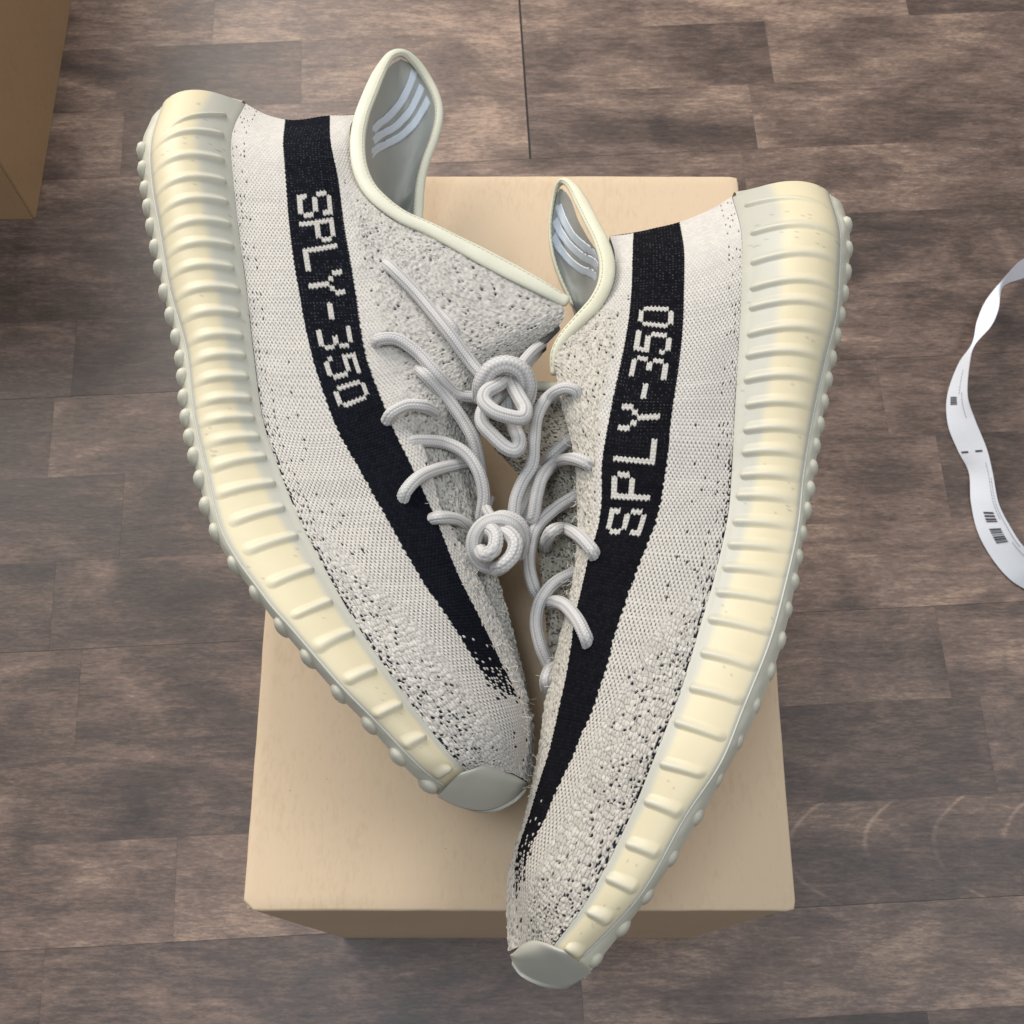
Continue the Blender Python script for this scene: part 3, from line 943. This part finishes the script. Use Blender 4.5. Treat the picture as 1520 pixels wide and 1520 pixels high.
        h = (0.00175 - 0.0008 * t) * np.clip(np.cos(np.pi / 2 * qs_), 0, 1) ** 2.0 * capf * (1 - 0.75 * sstep(.5 if ri_ < 16 else .8, 1, t)) - 0.00004
        Rg = P0 + N0 * h[..., None]
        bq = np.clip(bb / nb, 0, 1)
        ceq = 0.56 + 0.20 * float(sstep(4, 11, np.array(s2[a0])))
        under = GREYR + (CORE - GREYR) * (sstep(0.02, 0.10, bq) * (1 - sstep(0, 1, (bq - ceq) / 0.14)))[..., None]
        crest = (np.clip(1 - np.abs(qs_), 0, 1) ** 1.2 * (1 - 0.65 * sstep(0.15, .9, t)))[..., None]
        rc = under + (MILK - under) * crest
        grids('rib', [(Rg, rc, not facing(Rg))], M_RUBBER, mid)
    # ---------------- outsole edge, lip line and underside
    tb2 = np.linspace(0, 1, 9)[None, :, None]
    O = m0[:, None] * (1 - tb2) + m1[:, None] * tb2
    O = O + wn * 0.0012 * np.sin(np.pi * tb2)
    sc = 0.0008 * np.sin(np.pi * tb2) * (vnoise(s2[:, None] * 6, tb2[..., 0] * 2, 2)[..., None] - .5)
    O = O + wn * sc
    e0 = m0[::6]; e1 = mirror(e0)
    t9 = np.linspace(0, 1, 9)[None, :, None]
    outw = np.array([-1.0, 0, 0]) if side == 'L' else np.array([1.0, 0, 0])
    Und = e0[:, None] * (1 - t9) + e1[:, None] * t9 + outw * 0.001 * np.sin(np.pi * t9)
    Om = mirror(O)[::6]
    heelO = O[0][None] * (1 - tt[:, :, :]) + mirror(O)[0][None] * tt + out * 0.012 * np.sin(np.pi * tt)
    outs = grids('outsole', [(O, GREYR * .25 + MILK * .75, not facing(O)), (Und, GREYR, (gridnorm(Und)[..., 0].mean() > 0) == (side == 'L')), (Om, GREYR, facing(Om)),
                             (heelO, GREYR, not (gridnorm(heelO)[..., 1].mean() > 0))], M_RUBBER, root)
    lp = m1[s2 <= 13.85] + wn * 0.0001
    tg_ = tube_grid(lp, 0.00042, 0.00042, 8)
    grids('sole_lip', [(tg_, GREYR * 1.05, True)], M_RUBBER, outs)
    # lugs
    for i, (x, y) in enumerate(D['lugs']):
        j = ((proj(m0)[0] - x) ** 2 + (proj(m0)[1] - y) ** 2).argmin()
        c = U(x, y, (m0[j, 2] - ZB) * 100 - 0.25) if side == 'R' else m0[j] - np.array([0, 0, 0.0010])
        T = m0[min(j + 3, NS - 1)] - m0[max(j - 3, 0)]; T[2] = 0; T /= np.linalg.norm(T)
        S_ = np.cross(T, [0, 0, 1.0])
        inward = (m1[j] - m0[j]); inward[2] = 0
        if (S_ * inward).sum() < 0: S_ = -S_
        c = c + S_ * ((0.0017 if i > 17 else 0.0028) if side == 'R' else (0.0010 if i > 16 else 0.0013))
        big = 1.45 if i > 17 else 1.0
        th = np.linspace(0, np.pi, 9)[:, None, None]; ph = np.linspace(0, 2 * np.pi, 13)[None, :, None]
        E = c + T * (np.cos(th) * 0.0041 * (1.05 if i > 17 else 1.0)) + S_ * (np.sin(th) * np.cos(ph) * (0.0028 if i > 17 else 0.0034)) + np.array([0, 0, 1.0]) * (np.sin(th) * np.sin(ph) * 0.0075)
        grids('tread_lug', [(E, MILK * .98, False)], M_RUBBER, outs)
    # ---------------- toe cap
    Tm = np.array(D['cap']['T']); Bm = np.array(D['cap']['B'])
    ncu, ncv = 60, 20
    Tp = curve(U(Tm[:, 0], Tm[:, 1], Tm[:, 2]), ncu); Bp = curve(U(Bm[:, 0], Bm[:, 1], Bm[:, 2]), ncu)
    tv = np.linspace(0, 1, ncv)[None, :, None]
    toe = np.array([0.15 if side == 'L' else -0.1, -1.0, 0]); toe /= np.linalg.norm(toe)
    Cp = Tp[:, None] * (1 - tv) + Bp[:, None] * tv
    sB = np.linspace(0, 1, ncu)[:, None, None]
    Cp = Cp + wn * (0.0010 + 0.0085 * np.sin(np.pi * tv ** 0.75) * np.sin(np.pi * (0.12 + 0.88 * sB) ** 1.0) + 0.0014 * np.sin(np.pi * np.clip(tv * 2, 0, 1)) * (1 - tv))
    Cp[:, 0] -= wn * 0.001
    Cm = mirror(Cp)
    join = np.stack([Bp * (1 - x) + mirror(Bp) * x + toe * 0.0015 * math.sin(math.pi * x) for x in np.linspace(0, 1, 8)], 1)
    grids('toe_cap', [(Cp, CAPC, not facing(Cp)), (Cm[:, ::2], CAPC, facing(Cm)), (join, CAPC, not (gridnorm(join)[..., 1].mean() < 0))], M_RUBBER, root)
    return V, G, n, (r2, r3, r4, r5)


def path3(pts, n, smooth=True):
    pts = np.array(pts, float)
    return curve(U(pts[:, 0], pts[:, 1], pts[:, 2]), n)


def binding(path, hw, th, root, color, stitch_from=None, side_sign=1, n=260, ups=None):
    P = path3(path, n)
    hwv = np.interp(np.linspace(0, 1, n), np.linspace(0, 1, len(hw)), hw) * 0.00027
    V = tube_grid(P, hwv, th, 20)
    nzz = vnoise(np.arange(V.shape[0])[:, None] / 7.0, np.arange(V.shape[1])[None, :] / 3.0, 3)
    V2 = V + 0
    o = grids('collar_binding', [(V2, color * (0.96 + 0.08 * nzz[..., None]), True)], M_BIND, root)
    # stitches near one edge of the band
    T, S, N = frames(P)
    s = np.concatenate([[0], np.cumsum(np.linalg.norm(np.diff(P, axis=0), axis=1))])
    lst = []
    pos = 0.003
    while pos < s[-1] - 0.003:
        def at(x):
            k = np.array([np.interp(x, s, P[:, i]) for i in range(3)])
            sd = np.array([np.interp(x, s, S[:, i]) for i in range(3)]); nn = np.array([np.interp(x, s, N[:, i]) for i in range(3)])
            w = np.interp(x, s, hwv)
            if nn[2] < 0: nn = -nn
            return k + sd * w * 0.62 * side_sign + nn * (th * 0.80)
        seg = np.array([at(pos + d) for d in np.linspace(0, 0.0013, 4)])
        lst.append((tube_grid(seg, 0.00028, 0.00026, 6), color * np.array([1.0, 0.99, 0.95]) * 0.92, True))
        pos += 0.0023
    props(grids('stitching', lst, M_LACE, o), kind='stuff')
    return P, V


def lining(Mp, Cpts, root, over=0.006, dip=0.012, name='heel_lining'):
    nU, nW_ = 90, 50
    Mc = path3(Mp, nU); Cc = path3(Cpts, nU)
    w = np.linspace(0, 1, nW_)[None, :, None]
    u = np.linspace(0, 1, nU)[:, None, None]
    amp = sstep(0.0, 0.45, u)
    base = Mc[:, None] * (1 - w) + Cc[:, None] * w
    zz = Mc[:, None, 2:3] + (Cc[:, None, 2:3] - Mc[:, None, 2:3]) * w ** 5
    base[..., 2:3] = zz
    base[..., 2:3] -= dip * amp * np.sin(np.pi * w ** 0.8)
    # padded roll: the lining steps back below it
    base[..., 2:3] -= 0.006 * sstep(0.66, 0.72, u) * sstep(0.0, 0.15, w)
    return base, Mc, Cc


def on_grid_ribbon(name, G, pts, half, mat, color, parent, lift=0.0004):
    X, Y = proj(G)
    f = np.stack([X.ravel(), Y.ravel()], -1)
    c = curve(np.array(pts, float), 40)
    T = np.gradient(c, axis=0); T /= np.linalg.norm(T, axis=1, keepdims=True)
    Nn = np.stack([-T[:, 1], T[:, 0]], -1)
    rows = []
    for k in np.linspace(-1, 1, 7):
        pp = c + Nn * half * k
        row = []
        for (x, y) in pp:
            d = (f[:, 0] - x) ** 2 + (f[:, 1] - y) ** 2
            idx = np.argpartition(d, 6)[:6]
            wgt = 1 / (d[idx] + 0.3)
            z = (G.reshape(-1, 3)[idx, 2] * wgt).sum() / wgt.sum()
            row.append(unp(x, y, z + lift))
        rows.append(row)
    V = np.array(rows)
    for k in range(V.shape[0]):
        V[k, :, 2] = np.convolve(np.pad(V[k, :, 2], 7, mode='edge'), np.ones(15) / 15, 'valid')
    V = np.concatenate([V[:1] - [0, 0, 0.0006], V, V[-1:] - [0, 0, 0.0006]])
    return grids(name, [(V, color, not facing(V))], mat, parent)


def lace(pts, r=0.0025, zoff=None, seed=0, flat=0.9, px_r=None):
    """pts: px, py, z(cm above box) or None for lying on the knit"""
    P = []
    for x, y, z in pts:
        if z is None or isinstance(z, str):
            off = 0.0 if z is None else float(z)
            zs = zsurf(x, y)
            z = (zs - ZB) * 100 + 0.2 + off if zs is not None else 6.5
        P.append((x, y, z))
    P = np.array(P, float)
    f = curve(U(P[:, 0], P[:, 1], P[:, 2]), 60)
    Ls = np.linalg.norm(np.diff(f, axis=0), axis=1).sum()
    n = max(30, int(Ls / 0.00022))
    f = curve(U(P[:, 0], P[:, 1], P[:, 2]), n)
    seg = 40
    V = tube_grid(f, r, r * flat, seg, close=True)
    s = np.concatenate([[0], np.cumsum(np.linalg.norm(np.diff(V[:, 0], axis=0), axis=1))])[:, None]
    th = np.linspace(0, 2 * np.pi, seg + 1)[None, :]
    cen = V[:, :-1].mean(axis=1, keepdims=True)
    dirn = V - cen
    rad = np.linalg.norm(dirn, axis=-1, keepdims=True) + 1e-9
    k1 = s / 0.00108
    k2 = th / (2 * np.pi) * 13
    row = np.floor(k2)
    h = np.abs(np.sin(np.pi * (k1 + 0.5 * (row % 2)))) ** 0.7 * np.abs(np.sin(np.pi * k2)) ** 0.6
    # two smooth lengthwise channels
    ch = np.exp(-((np.cos(th * 5.0 + seed) - 1) / 0.16) ** 2)
    endf = np.minimum(1, rad[..., 0] / (r * .5))
    V = V + dirn / rad * ((h * 0.00025 - ch * 0.00022) * endf)[..., None]
    col = LACEC * (0.66 + 0.38 * h[..., None]) * (1 - 0.38 * ch[..., None])  # shading in the braid and channels is painted into the cord colour
    return (V, col, True)


# =============== left sneaker (toe to the lower right, towards the middle)
c0 = U(480, 700, 0)
shoeL = empty('sneaker', tuple(c0), 'cream knit sneaker on the left with its toe on the box lid, lettering reading downward', 'sneaker', 'pair of knit sneakers lying on the shoe box')
VL, GL, nL, railsL = build_shoe(LEFT, 'L', shoeL)
c1 = U(990, 800, 0)
shoeR = empty('sneaker.001', tuple(c1), 'cream knit sneaker on the right whose toe overhangs the box front, lettering reading upward', 'sneaker', 'pair of knit sneakers lying on the shoe box')
VR, GR, nR, railsR = build_shoe(RIGHT, 'R', shoeR)

# collars
bL = [(839, 447, 7.25), (800, 425, 7.5), (745, 396, 7.6), (692, 368, 7.65), (640, 341, 7.65), (598, 322, 7.65), (566, 299, 7.65), (545, 275, 7.6), (533, 243, 7.55), (531, 205, 7.4), (537, 172, 7.2), (549, 140, 6.8), (563, 108, 6.2), (579, 84, 5.7), (597, 79, 5.2), (616, 92, 4.7),
      (634, 117, 4.2), (648, 145, 3.9), (652, 172, 3.7), (645, 205, 3.5), (632, 240, 3.3), (624, 275, 3.2), (620, 330, 3.1)]
binding(bL, [10, 13, 15, 15, 13, 12, 12, 13, 13, 13, 13, 13, 13, 12, 9, 9, 9, 8, 8, 8, 8, 9, 9], 0.0017, shoeL, BINDC, side_sign=1, n=300)
bR = [(822, 552, 7.0), (824, 524, 7.3), (838, 499, 7.5), (862, 473, 7.65), (884, 449, 7.7), (898, 421, 7.7), (901, 390, 7.6), (892, 358, 7.4), (877, 328, 7.0), (864, 302, 6.5), (850, 278, 5.9), (837, 269, 5.3), (827, 277, 4.9), (820, 302, 4.5), (816, 340, 4.2), (820, 378, 4.0), (831, 413, 3.8), (848, 450, 3.6)]
binding(bR, [6, 8, 10, 12, 12, 13, 13, 12, 12, 12, 10, 7, 4, 3, 3, 3, 3, 3], 0.0017, shoeR, BINDC * np.array([1.0, .98, .93]), side_sign=-1, n=260)

# heel linings with three raised stripes
def build_lining(Mp, Cp_, stripes, root, half, dip):
    G, Mc, Cc = lining(Mp, Cp_, root, dip=dip)
    nzz = vnoise(np.arange(90)[:, None] / 6.0, np.arange(50)[None, :] / 6.0, 3)
    G[..., 2] += (nzz - .5) * 0.0012
    ob = grids('heel_lining', [(G, LINC * (0.95 + .1 * nzz[..., None]), not facing(G))], M_LINING, root)
    for s_ in stripes:
        on_grid_ribbon('lining_stripe', G, s_, half, M_SHINY, np.array([0.62, 0.67, 0.73]), ob)
    return ob


build_lining([(597, 88, 5.0), (612, 96, 4.5), (628, 117, 4.1), (642, 147, 3.8), (646, 172, 3.6), (639, 203, 3.4), (626, 237, 3.2), (620, 268, 3.1), (618, 300, 3.0), (616, 345, 3.0)],
             [(593, 88, 5.0), (578, 100, 5.6), (566, 122, 6.0), (553, 155, 6.6), (545, 190, 7.0), (541, 225, 7.2), (545, 258, 7.3), (560, 290, 7.3), (578, 308, 7.3), (600, 330, 7.3)],
             [[(617, 99), (607, 130), (592, 158), (570, 181), (546, 196)], [(630, 115), (618, 148), (600, 178), (574, 199), (544, 211)], [(640, 137), (626, 166), (607, 194), (578, 215), (543, 229)]], shoeL, 5.2, 0.010)
build_lining([(831, 279, 5.0), (825, 292, 4.6), (820, 315, 4.3), (818, 345, 4.1), (822, 378, 3.9), (833, 411, 3.8), (846, 442, 3.6), (858, 475, 3.6), (852, 500, 3.6)],
             [(836, 281, 5.0), (848, 298, 5.9), (858, 325, 6.6), (872, 352, 7.0), (887, 376, 7.2), (893, 400, 7.3), (889, 426, 7.3), (872, 452, 7.3), (858, 480, 7.3)],
             [[(828, 303), (838, 331), (857, 357), (890, 378)], [(823, 323), (834, 350), (856, 374), (890, 394)], [(820, 344), (833, 373), (857, 397), (890, 412)]], shoeR, 5.2, 0.006)

# tongue of the right sneaker, reaching under the laces of the left one
def tongue():
    TL = np.array([(697, 592, 4.2), (705, 625, 4.2), (738, 670, 4.2), (775, 712, 4.3), (792, 775, 4.5), (803, 850, 4.7), (812, 930, 4.8), (815, 1010, 4.9)])
    TR = np.array([(826, 575, 6.0), (862, 615, 5.7), (880, 670, 5.6), (886, 730, 5.6), (884, 790, 5.5), (876, 850, 5.3), (860, 930, 4.9), (836, 1015, 4.4)])
    nu, nv = 420, 150
    a = curve(U(TL[:, 0], TL[:, 1], TL[:, 2]), nu); c = curve(U(TR[:, 0], TR[:, 1], TR[:, 2]), nu)
    t = np.linspace(0, 1, nv)[None, :, None]
    G = a[:, None] * (1 - t) + c[:, None] * t
    G = G + np.array([0, 0, 1.0]) * 0.004 * np.sin(np.pi * t)
    n = gridnorm(G)
    if n[..., 2].mean() < 0: n = -n
    p = (np.linspace(0, 1, nu) * np.linalg.norm(np.diff(a, axis=0), axis=1).sum() / .00025)[:, None] + 0 * t[..., 0]
    q = np.linspace(0, 1, nv)[None, :] * np.linalg.norm(c - a, axis=1)[:, None] / .00025
    F1, F2, ID = worley(p / 6.5, q / 5.5, 131); f1, f2, id2 = worley(p / 3.6, q / 3.2, 177)
    C = GREYK * np.array([1.0, 0.97, 0.88]) * (0.7 + 0.35 * id2[..., None])
    C = np.where((hash2(np.floor(p / 3), np.floor(q / 3), 45) < 0.22)[..., None], C * 0.25, C)
    G = G + n * ((np.clip(1 - F1 * 1.2, 0, 1) * 0.0006 + np.clip(1 - f1, 0, 1) * .0003))[..., None]
    X, Y = proj(G)
    SURF.append((X[::3, ::3].ravel(), Y[::3, ::3].ravel(), G[::3, ::3, 2].ravel()))
    o = grids('tongue', [(G, C, not facing(G))], M_KNIT, shoeR)
    P = path3([(703, 622, 4.3), (698, 605, 4.4), (703, 590, 4.6), (725, 580, 5.0), (765, 576, 5.6), (800, 573, 6.0), (830, 575, 6.4)], 90)
    V = tube_grid(P, 0.0022, 0.0015, 14)
    grids('tongue_binding', [(V, BINDC * .8, True)], M_BIND, o)


tongue()

# frayed yarn ends along the lace openings
def fray(rails_pts, root, n, seed):
    r_ = random.Random(seed)
    lst = []
    for i in range(n):
        x, y, z = rails_pts[r_.randrange(len(rails_pts))]
        x += r_.uniform(-10, 10); y += r_.uniform(-28, 28)
        zs = zsurf(x, y)
        if zs is None: continue
        b0 = U(x, y, (zs - ZB) * 100 + 0.0)
        pts = [b0]
        d = np.array([r_.uniform(-1, 1), r_.uniform(-1, 1), r_.uniform(0.3, 1.0)])
        for k in range(4):
            d = d + np.array([r_.uniform(-.5, .5), r_.uniform(-.5, .5), r_.uniform(-.6, .2)])
            pts.append(pts[-1] + d / np.linalg.norm(d) * 0.0009)
        lst.append((tube_grid(curve(np.array(pts), 9), 0.00011, 0.00011, 5), np.array([0.66, 0.60, 0.50]) * r_.uniform(.7, 1.1), True))
    props(grids('frayed_yarn', lst, M_KNIT, root), kind='stuff')


fray([(694, 840, 0), (705, 870, 0), (722, 905, 0), (735, 935, 0), (748, 975, 0), (762, 1010, 0), (645, 720, 0), (688, 820, 0), (776, 1060, 0)], shoeL, 150, 3)
fray([(848, 690, 0), (850, 750, 0), (846, 830, 0), (838, 880, 0), (822, 720, 0), (830, 745, 0), (815, 990, 0), (790, 1150, 0), (846, 640, 0)], shoeR, 130, 4)

# ---- laces
lcL = [
    lace([(648, 462, '-0.35'), (672, 488, '-0.1'), (690, 528, 7.0), (704, 562, 7.1), (712, 590, 6.6)], seed=1),
    lace([(574, 393, '-0.25'), (586, 403, '0.1'), (622, 440, '0.15'), (665, 493, '0.3'), (700, 540, 8.0), (728, 572, 8.0)], seed=2),
    lace([(557, 513, '-0.3'), (563, 504, '0.12'), (590, 504, '0.15'), (620, 524, '0.12'), (650, 557, '0.2'), (676, 584, 7.4), (706, 590, 7.2)], seed=3),
    lace([(622, 548, '-0.25'), (634, 559, '0.15'), (660, 588, 7.7), (686, 622, 7.4), (704, 655, 7.2), (712, 690, 6.6), (714, 715, 5.8)], seed=4),
    lace([(574, 625, '-0.25'), (582, 613, '0.15'), (605, 602, '0.2'), (628, 603, '0.15'), (650, 614, 7.3), (680, 618, 6.7)], seed=5),
    lace([(612, 655, '-0.3'), (628, 654, '0.1'), (660, 657, '0.1'), (690, 672, 7.3), (710, 700, 7.2), (718, 735, 6.8), (714, 768, 6.3)], seed=6),
    lace([(597, 743, '-0.3'), (603, 728, '0.12'), (620, 710, '0.15'), (645, 698, '0.15'), (675, 690, 6.8), (700, 684, 6.4)], seed=7),
    lace([(640, 771, '-0.3'), (655, 768, '0.1'), (680, 772, '0.1'), (700, 786, 6.3), (712, 800, 5.8)], seed=8),
]
laceL = grids('shoelace', lcL, M_LACE, shoeL)
kL = [
    # lower, longer bow loop
    lace([(752, 575, 7.6), (735, 590, 7.9), (718, 608, 8.1), (716, 628, 8.2), (733, 648, 8.2), (752, 665, 8.2), (766, 668, 8.2), (771, 655, 8.1), (763, 634, 7.8), (752, 612, 7.5), (750, 590, 7.4)], r=0.0028, seed=11),
    # upper bow loop
    lace([(752, 562, 8.2), (738, 572, 8.6), (722, 582, 8.8), (719, 596, 8.9), (733, 610, 9.0), (755, 618, 9.0), (775, 620, 8.9), (780, 608, 8.8), (772, 592, 8.6), (763, 575, 8.4), (758, 562, 8.1)], r=0.0029, seed=12),
    # ring that binds them
    lace([(714, 590, 7.6), (716, 568, 8.4), (730, 548, 8.9), (752, 541, 9.0), (773, 550, 8.8), (783, 570, 8.3), (781, 592, 7.6), (772, 604, 7.2)], r=0.0037, seed=13),
    lace([(722, 600, 7.3), (735, 585, 7.5), (750, 575, 7.6), (768, 580, 7.5), (776, 596, 7.2)], r=0.0025, seed=14),
    # free ends
    lace([(765, 556, 7.9), (776, 538, 7.6), (790, 522, 7.1), (804, 511, 6.6)], r=0.0021, seed=15),
    lace([(770, 560, 7.4), (785, 538, 6.9), (798, 523, 6.4)], r=0.0020, seed=16),
]
knotL = grids('lace_knot', kL, M_LACE, laceL)
ag = path3([(797, 517, 6.85), (812, 502, 6.5), (826, 488, 6.2)], 24)
grids('aglet', [(tube_grid(ag, 0.00165, 0.00165, 14), np.array([0.13, 0.12, 0.125]), True)], M_AGLET, laceL)
ag = path3([(795, 527, 6.2), (806, 517, 5.9)], 12)
grids('aglet', [(tube_grid(ag, 0.0016, 0.0016, 14), np.array([0.11, 0.10, 0.10]), True)], M_AGLET, laceL)

lcR = [
    lace([(872, 636, 6.1), (850, 650, 6.3), (824, 672, 6.2), (804, 695, '0.1'), (792, 720, 6.2), (780, 750, 6.0), (770, 775, 5.9)], seed=21),
    lace([(857, 590, '-0.3'), (852, 579, '0.1'), (834, 577, '0.45'), (812, 592, 7.4), (797, 620, 7.5), (793, 655, 7.4), (790, 690, 7.2), (776, 715, 7.1), (766, 740, 6.9), (762, 768, 6.6)], r=.0025, seed=22),
    lace([(876, 694, '-0.35'), (870, 687, '0.1'), (850, 681, '0.2'), (826, 687, '0.5'), (806, 706, 7.2), (797, 735, 7.1), (792, 765, 6.7), (788, 772, 6.4)], r=.0025, seed=23),
    lace([(880, 722, 6.2), (855, 736, 6.4), (824, 755, 6.3), (798, 780, 6.4), (787, 810, 6.3), (785, 840, 6.1), (793, 872, 5.8), (803, 890, 5.4)], r=.0025, seed=24),
    lace([(884, 827, '-0.35'), (878, 815, '0.12'), (860, 796, '0.25'), (838, 785, '0.4'), (820, 788, 7.2), (811, 802, 6.4), (810, 812, 5.6)], r=.0025, seed=25),
    lace([(876, 843, 5.8), (852, 851, 6.1), (822, 867, 6.3), (802, 893, 6.4), (796, 925, 6.2), (803, 960, 6.0), (815, 988, 5.6)], r=.0025, seed=26),
    lace([(874, 958, '-0.35'), (869, 944, '0.12'), (857, 920, '0.3'), (840, 900, '0.5'), (826, 893, 7.0), (817, 895, 6.0)], r=.0025, seed=27),
    lace([(854, 975, 4.9), (834, 983, 5.4), (818, 993, 5.8), (811, 1008, 6.2), (812, 1022, 5.6)], r=.0025, seed=28),
]
laceR = grids('shoelace', lcR, M_LACE, shoeR)
kR = [
    lace([(722, 775, 6.9), (745, 765, 7.1), (768, 772, 7.0), (779, 790, 6.7), (776, 812, 6.3)], r=.0021, seed=31),
    lace([(771, 822, 6.4), (774, 800, 7.1), (763, 781, 7.6), (742, 773, 7.8), (720, 778, 7.8), (706, 795, 7.6), (703, 818, 7.3), (712, 835, 7.0), (726, 842, 6.7)], r=.0031, seed=32),
    lace([(722, 795, 7.2), (729, 787, 7.9), (736, 797, 8.2), (733, 815, 8.3), (720, 824, 8.1), (713, 817, 7.5)], r=.0028, seed=33),
    lace([(741, 788, 7.5), (756, 793, 8.0), (765, 806, 8.2), (761, 824, 8.2), (748, 838, 8.1), (737, 845, 7.6)], r=.0029, seed=34),
    lace([(735, 775, 7.0), (726, 763, 6.9), (722, 756, 6.8)], r=.0020, seed=35),
]
grids('lace_knot', kR, M_LACE, laceR)
ag = path3([(724, 756, 6.7), (730, 740, 6.4)], 12)
grids('aglet', [(tube_grid(ag, 0.0012, 0.0012, 12), np.array([0.25, 0.22, 0.22]), True)], M_AGLET, laceR)

# ------------------------------------------------------------------ paper band with barcodes, curled on the floor
LE = [(1560, 372), (1519, 385), (1493, 410), (1464, 445), (1450, 477), (1443, 509), (1422, 541), (1406, 587), (1407, 630), (1422, 669), (1438, 701), (1441, 744), (1450, 786), (1468, 822), (1493, 854), (1519, 873), (1570, 896)]
RE = [(1565, 398), (1519, 413), (1489, 426), (1482, 459), (1471, 484), (1447, 512), (1439, 540), (1436, 587), (1447, 623), (1464, 665), (1473, 701), (1482, 747), (1500, 783), (1519, 811), (1545, 833), (1570, 846), (1610, 862)]
zl = [2.2, 2.2, 1.6, 1.2, 1.4, 2.0, .9, .25, .15, .15, .2, .2, .15, .15, .2, .2, .3]
zr = [0.2, 0.3, 0.8, 2.4, 2.4, 2.2, 2.6, 2.6, 2.5, 2.4, 2.3, 2.3, 2.4, 2.4, 2.4, 2.4, 2.4]
nb_ = 220
LEp = np.array([(*a, z) for a, z in zip(LE, zl)], float); REp = np.array([(*a, z) for a, z in zip(RE, zr)], float)
tsb = np.linspace(0, len(LE) - 1, nb_)
La = catmull(unp(LEp[:, 0], LEp[:, 1], LEp[:, 2] / 100), tsb); Ra = catmull(unp(REp[:, 0], REp[:, 1], REp[:, 2] / 100), tsb)
tvb = np.linspace(0, 1, 11)[None, :, None]
Bd = La[:, None] * (1 - tvb) + Ra[:, None] * tvb
nB = gridnorm(Bd)
nB *= np.where(nB[..., 2:3].mean() < 0, -1, 1)
band = grids('paper_band', [(Bd, (1, 1, 1), False), (Bd - nB * 0.0003, (1, 1, 1), True)], M_PAPER)
props(band, 'white paper band printed with barcodes, curled on the wooden floor at the right edge', 'paper strip')


def on_band(name, rects, mat, parent):
    lst = []
    for (s0, s1, v0, v1) in rects:
        a = np.linspace(s0, s1, 4) / 16 * (nb_ - 1); c = np.linspace(v0, v1, 3) * 10
        AA, CC = np.meshgrid(a, c, indexing='ij')
        Vv = bil(Bd, AA, CC); Nn = bil(nB, AA, CC)
        Nn = Nn * np.where(Nn[..., 2:3] < 0, -1, 1)
        lst.append((Vv + Nn * 0.0004, (1, 1, 1), False))
    o = grids(name, lst, mat, parent)
    o['kind'] = 'stuff'
    return o


rc = []
rb = random.Random(5)
for (a0, a1) in ((11.35, 11.75), (12.0, 12.65)):
    x = a0
    while x < a1:
        w_ = rb.choice([0.03, 0.045, 0.07]); rc.append((x, x + w_, 0.38, 0.72)); x += w_ + rb.choice([0.03, 0.05])
for (a0, a1) in ((7.05, 7.3),):
    x = a0
    while x < a1:
        rc.append((x, x + .035, 0.2, 0.5)); x += .06
rc += [(9.05, 9.12, 0.1, 0.35), (9.05, 9.12, .6, .85)]
on_band('barcode', rc, M_INK, band)
rc = []
for (a0, a1, v) in ((6.2, 6.9, .6), (6.9, 7.9, .72), (9.6, 11.6, .82), (10.2, 12.9, .9), (12.7, 14.5, .8)):
    x = a0
    while x < a1:
        w_ = rb.uniform(.04, .1); rc.append((x, x + w_, v, v + .035)); x += w_ + .03
on_band('small_print', rc, M_INK2, band)
print('TRIS', sum(len(o.data.polygons) * 2 for o in bpy.data.objects if o.type == 'MESH'))
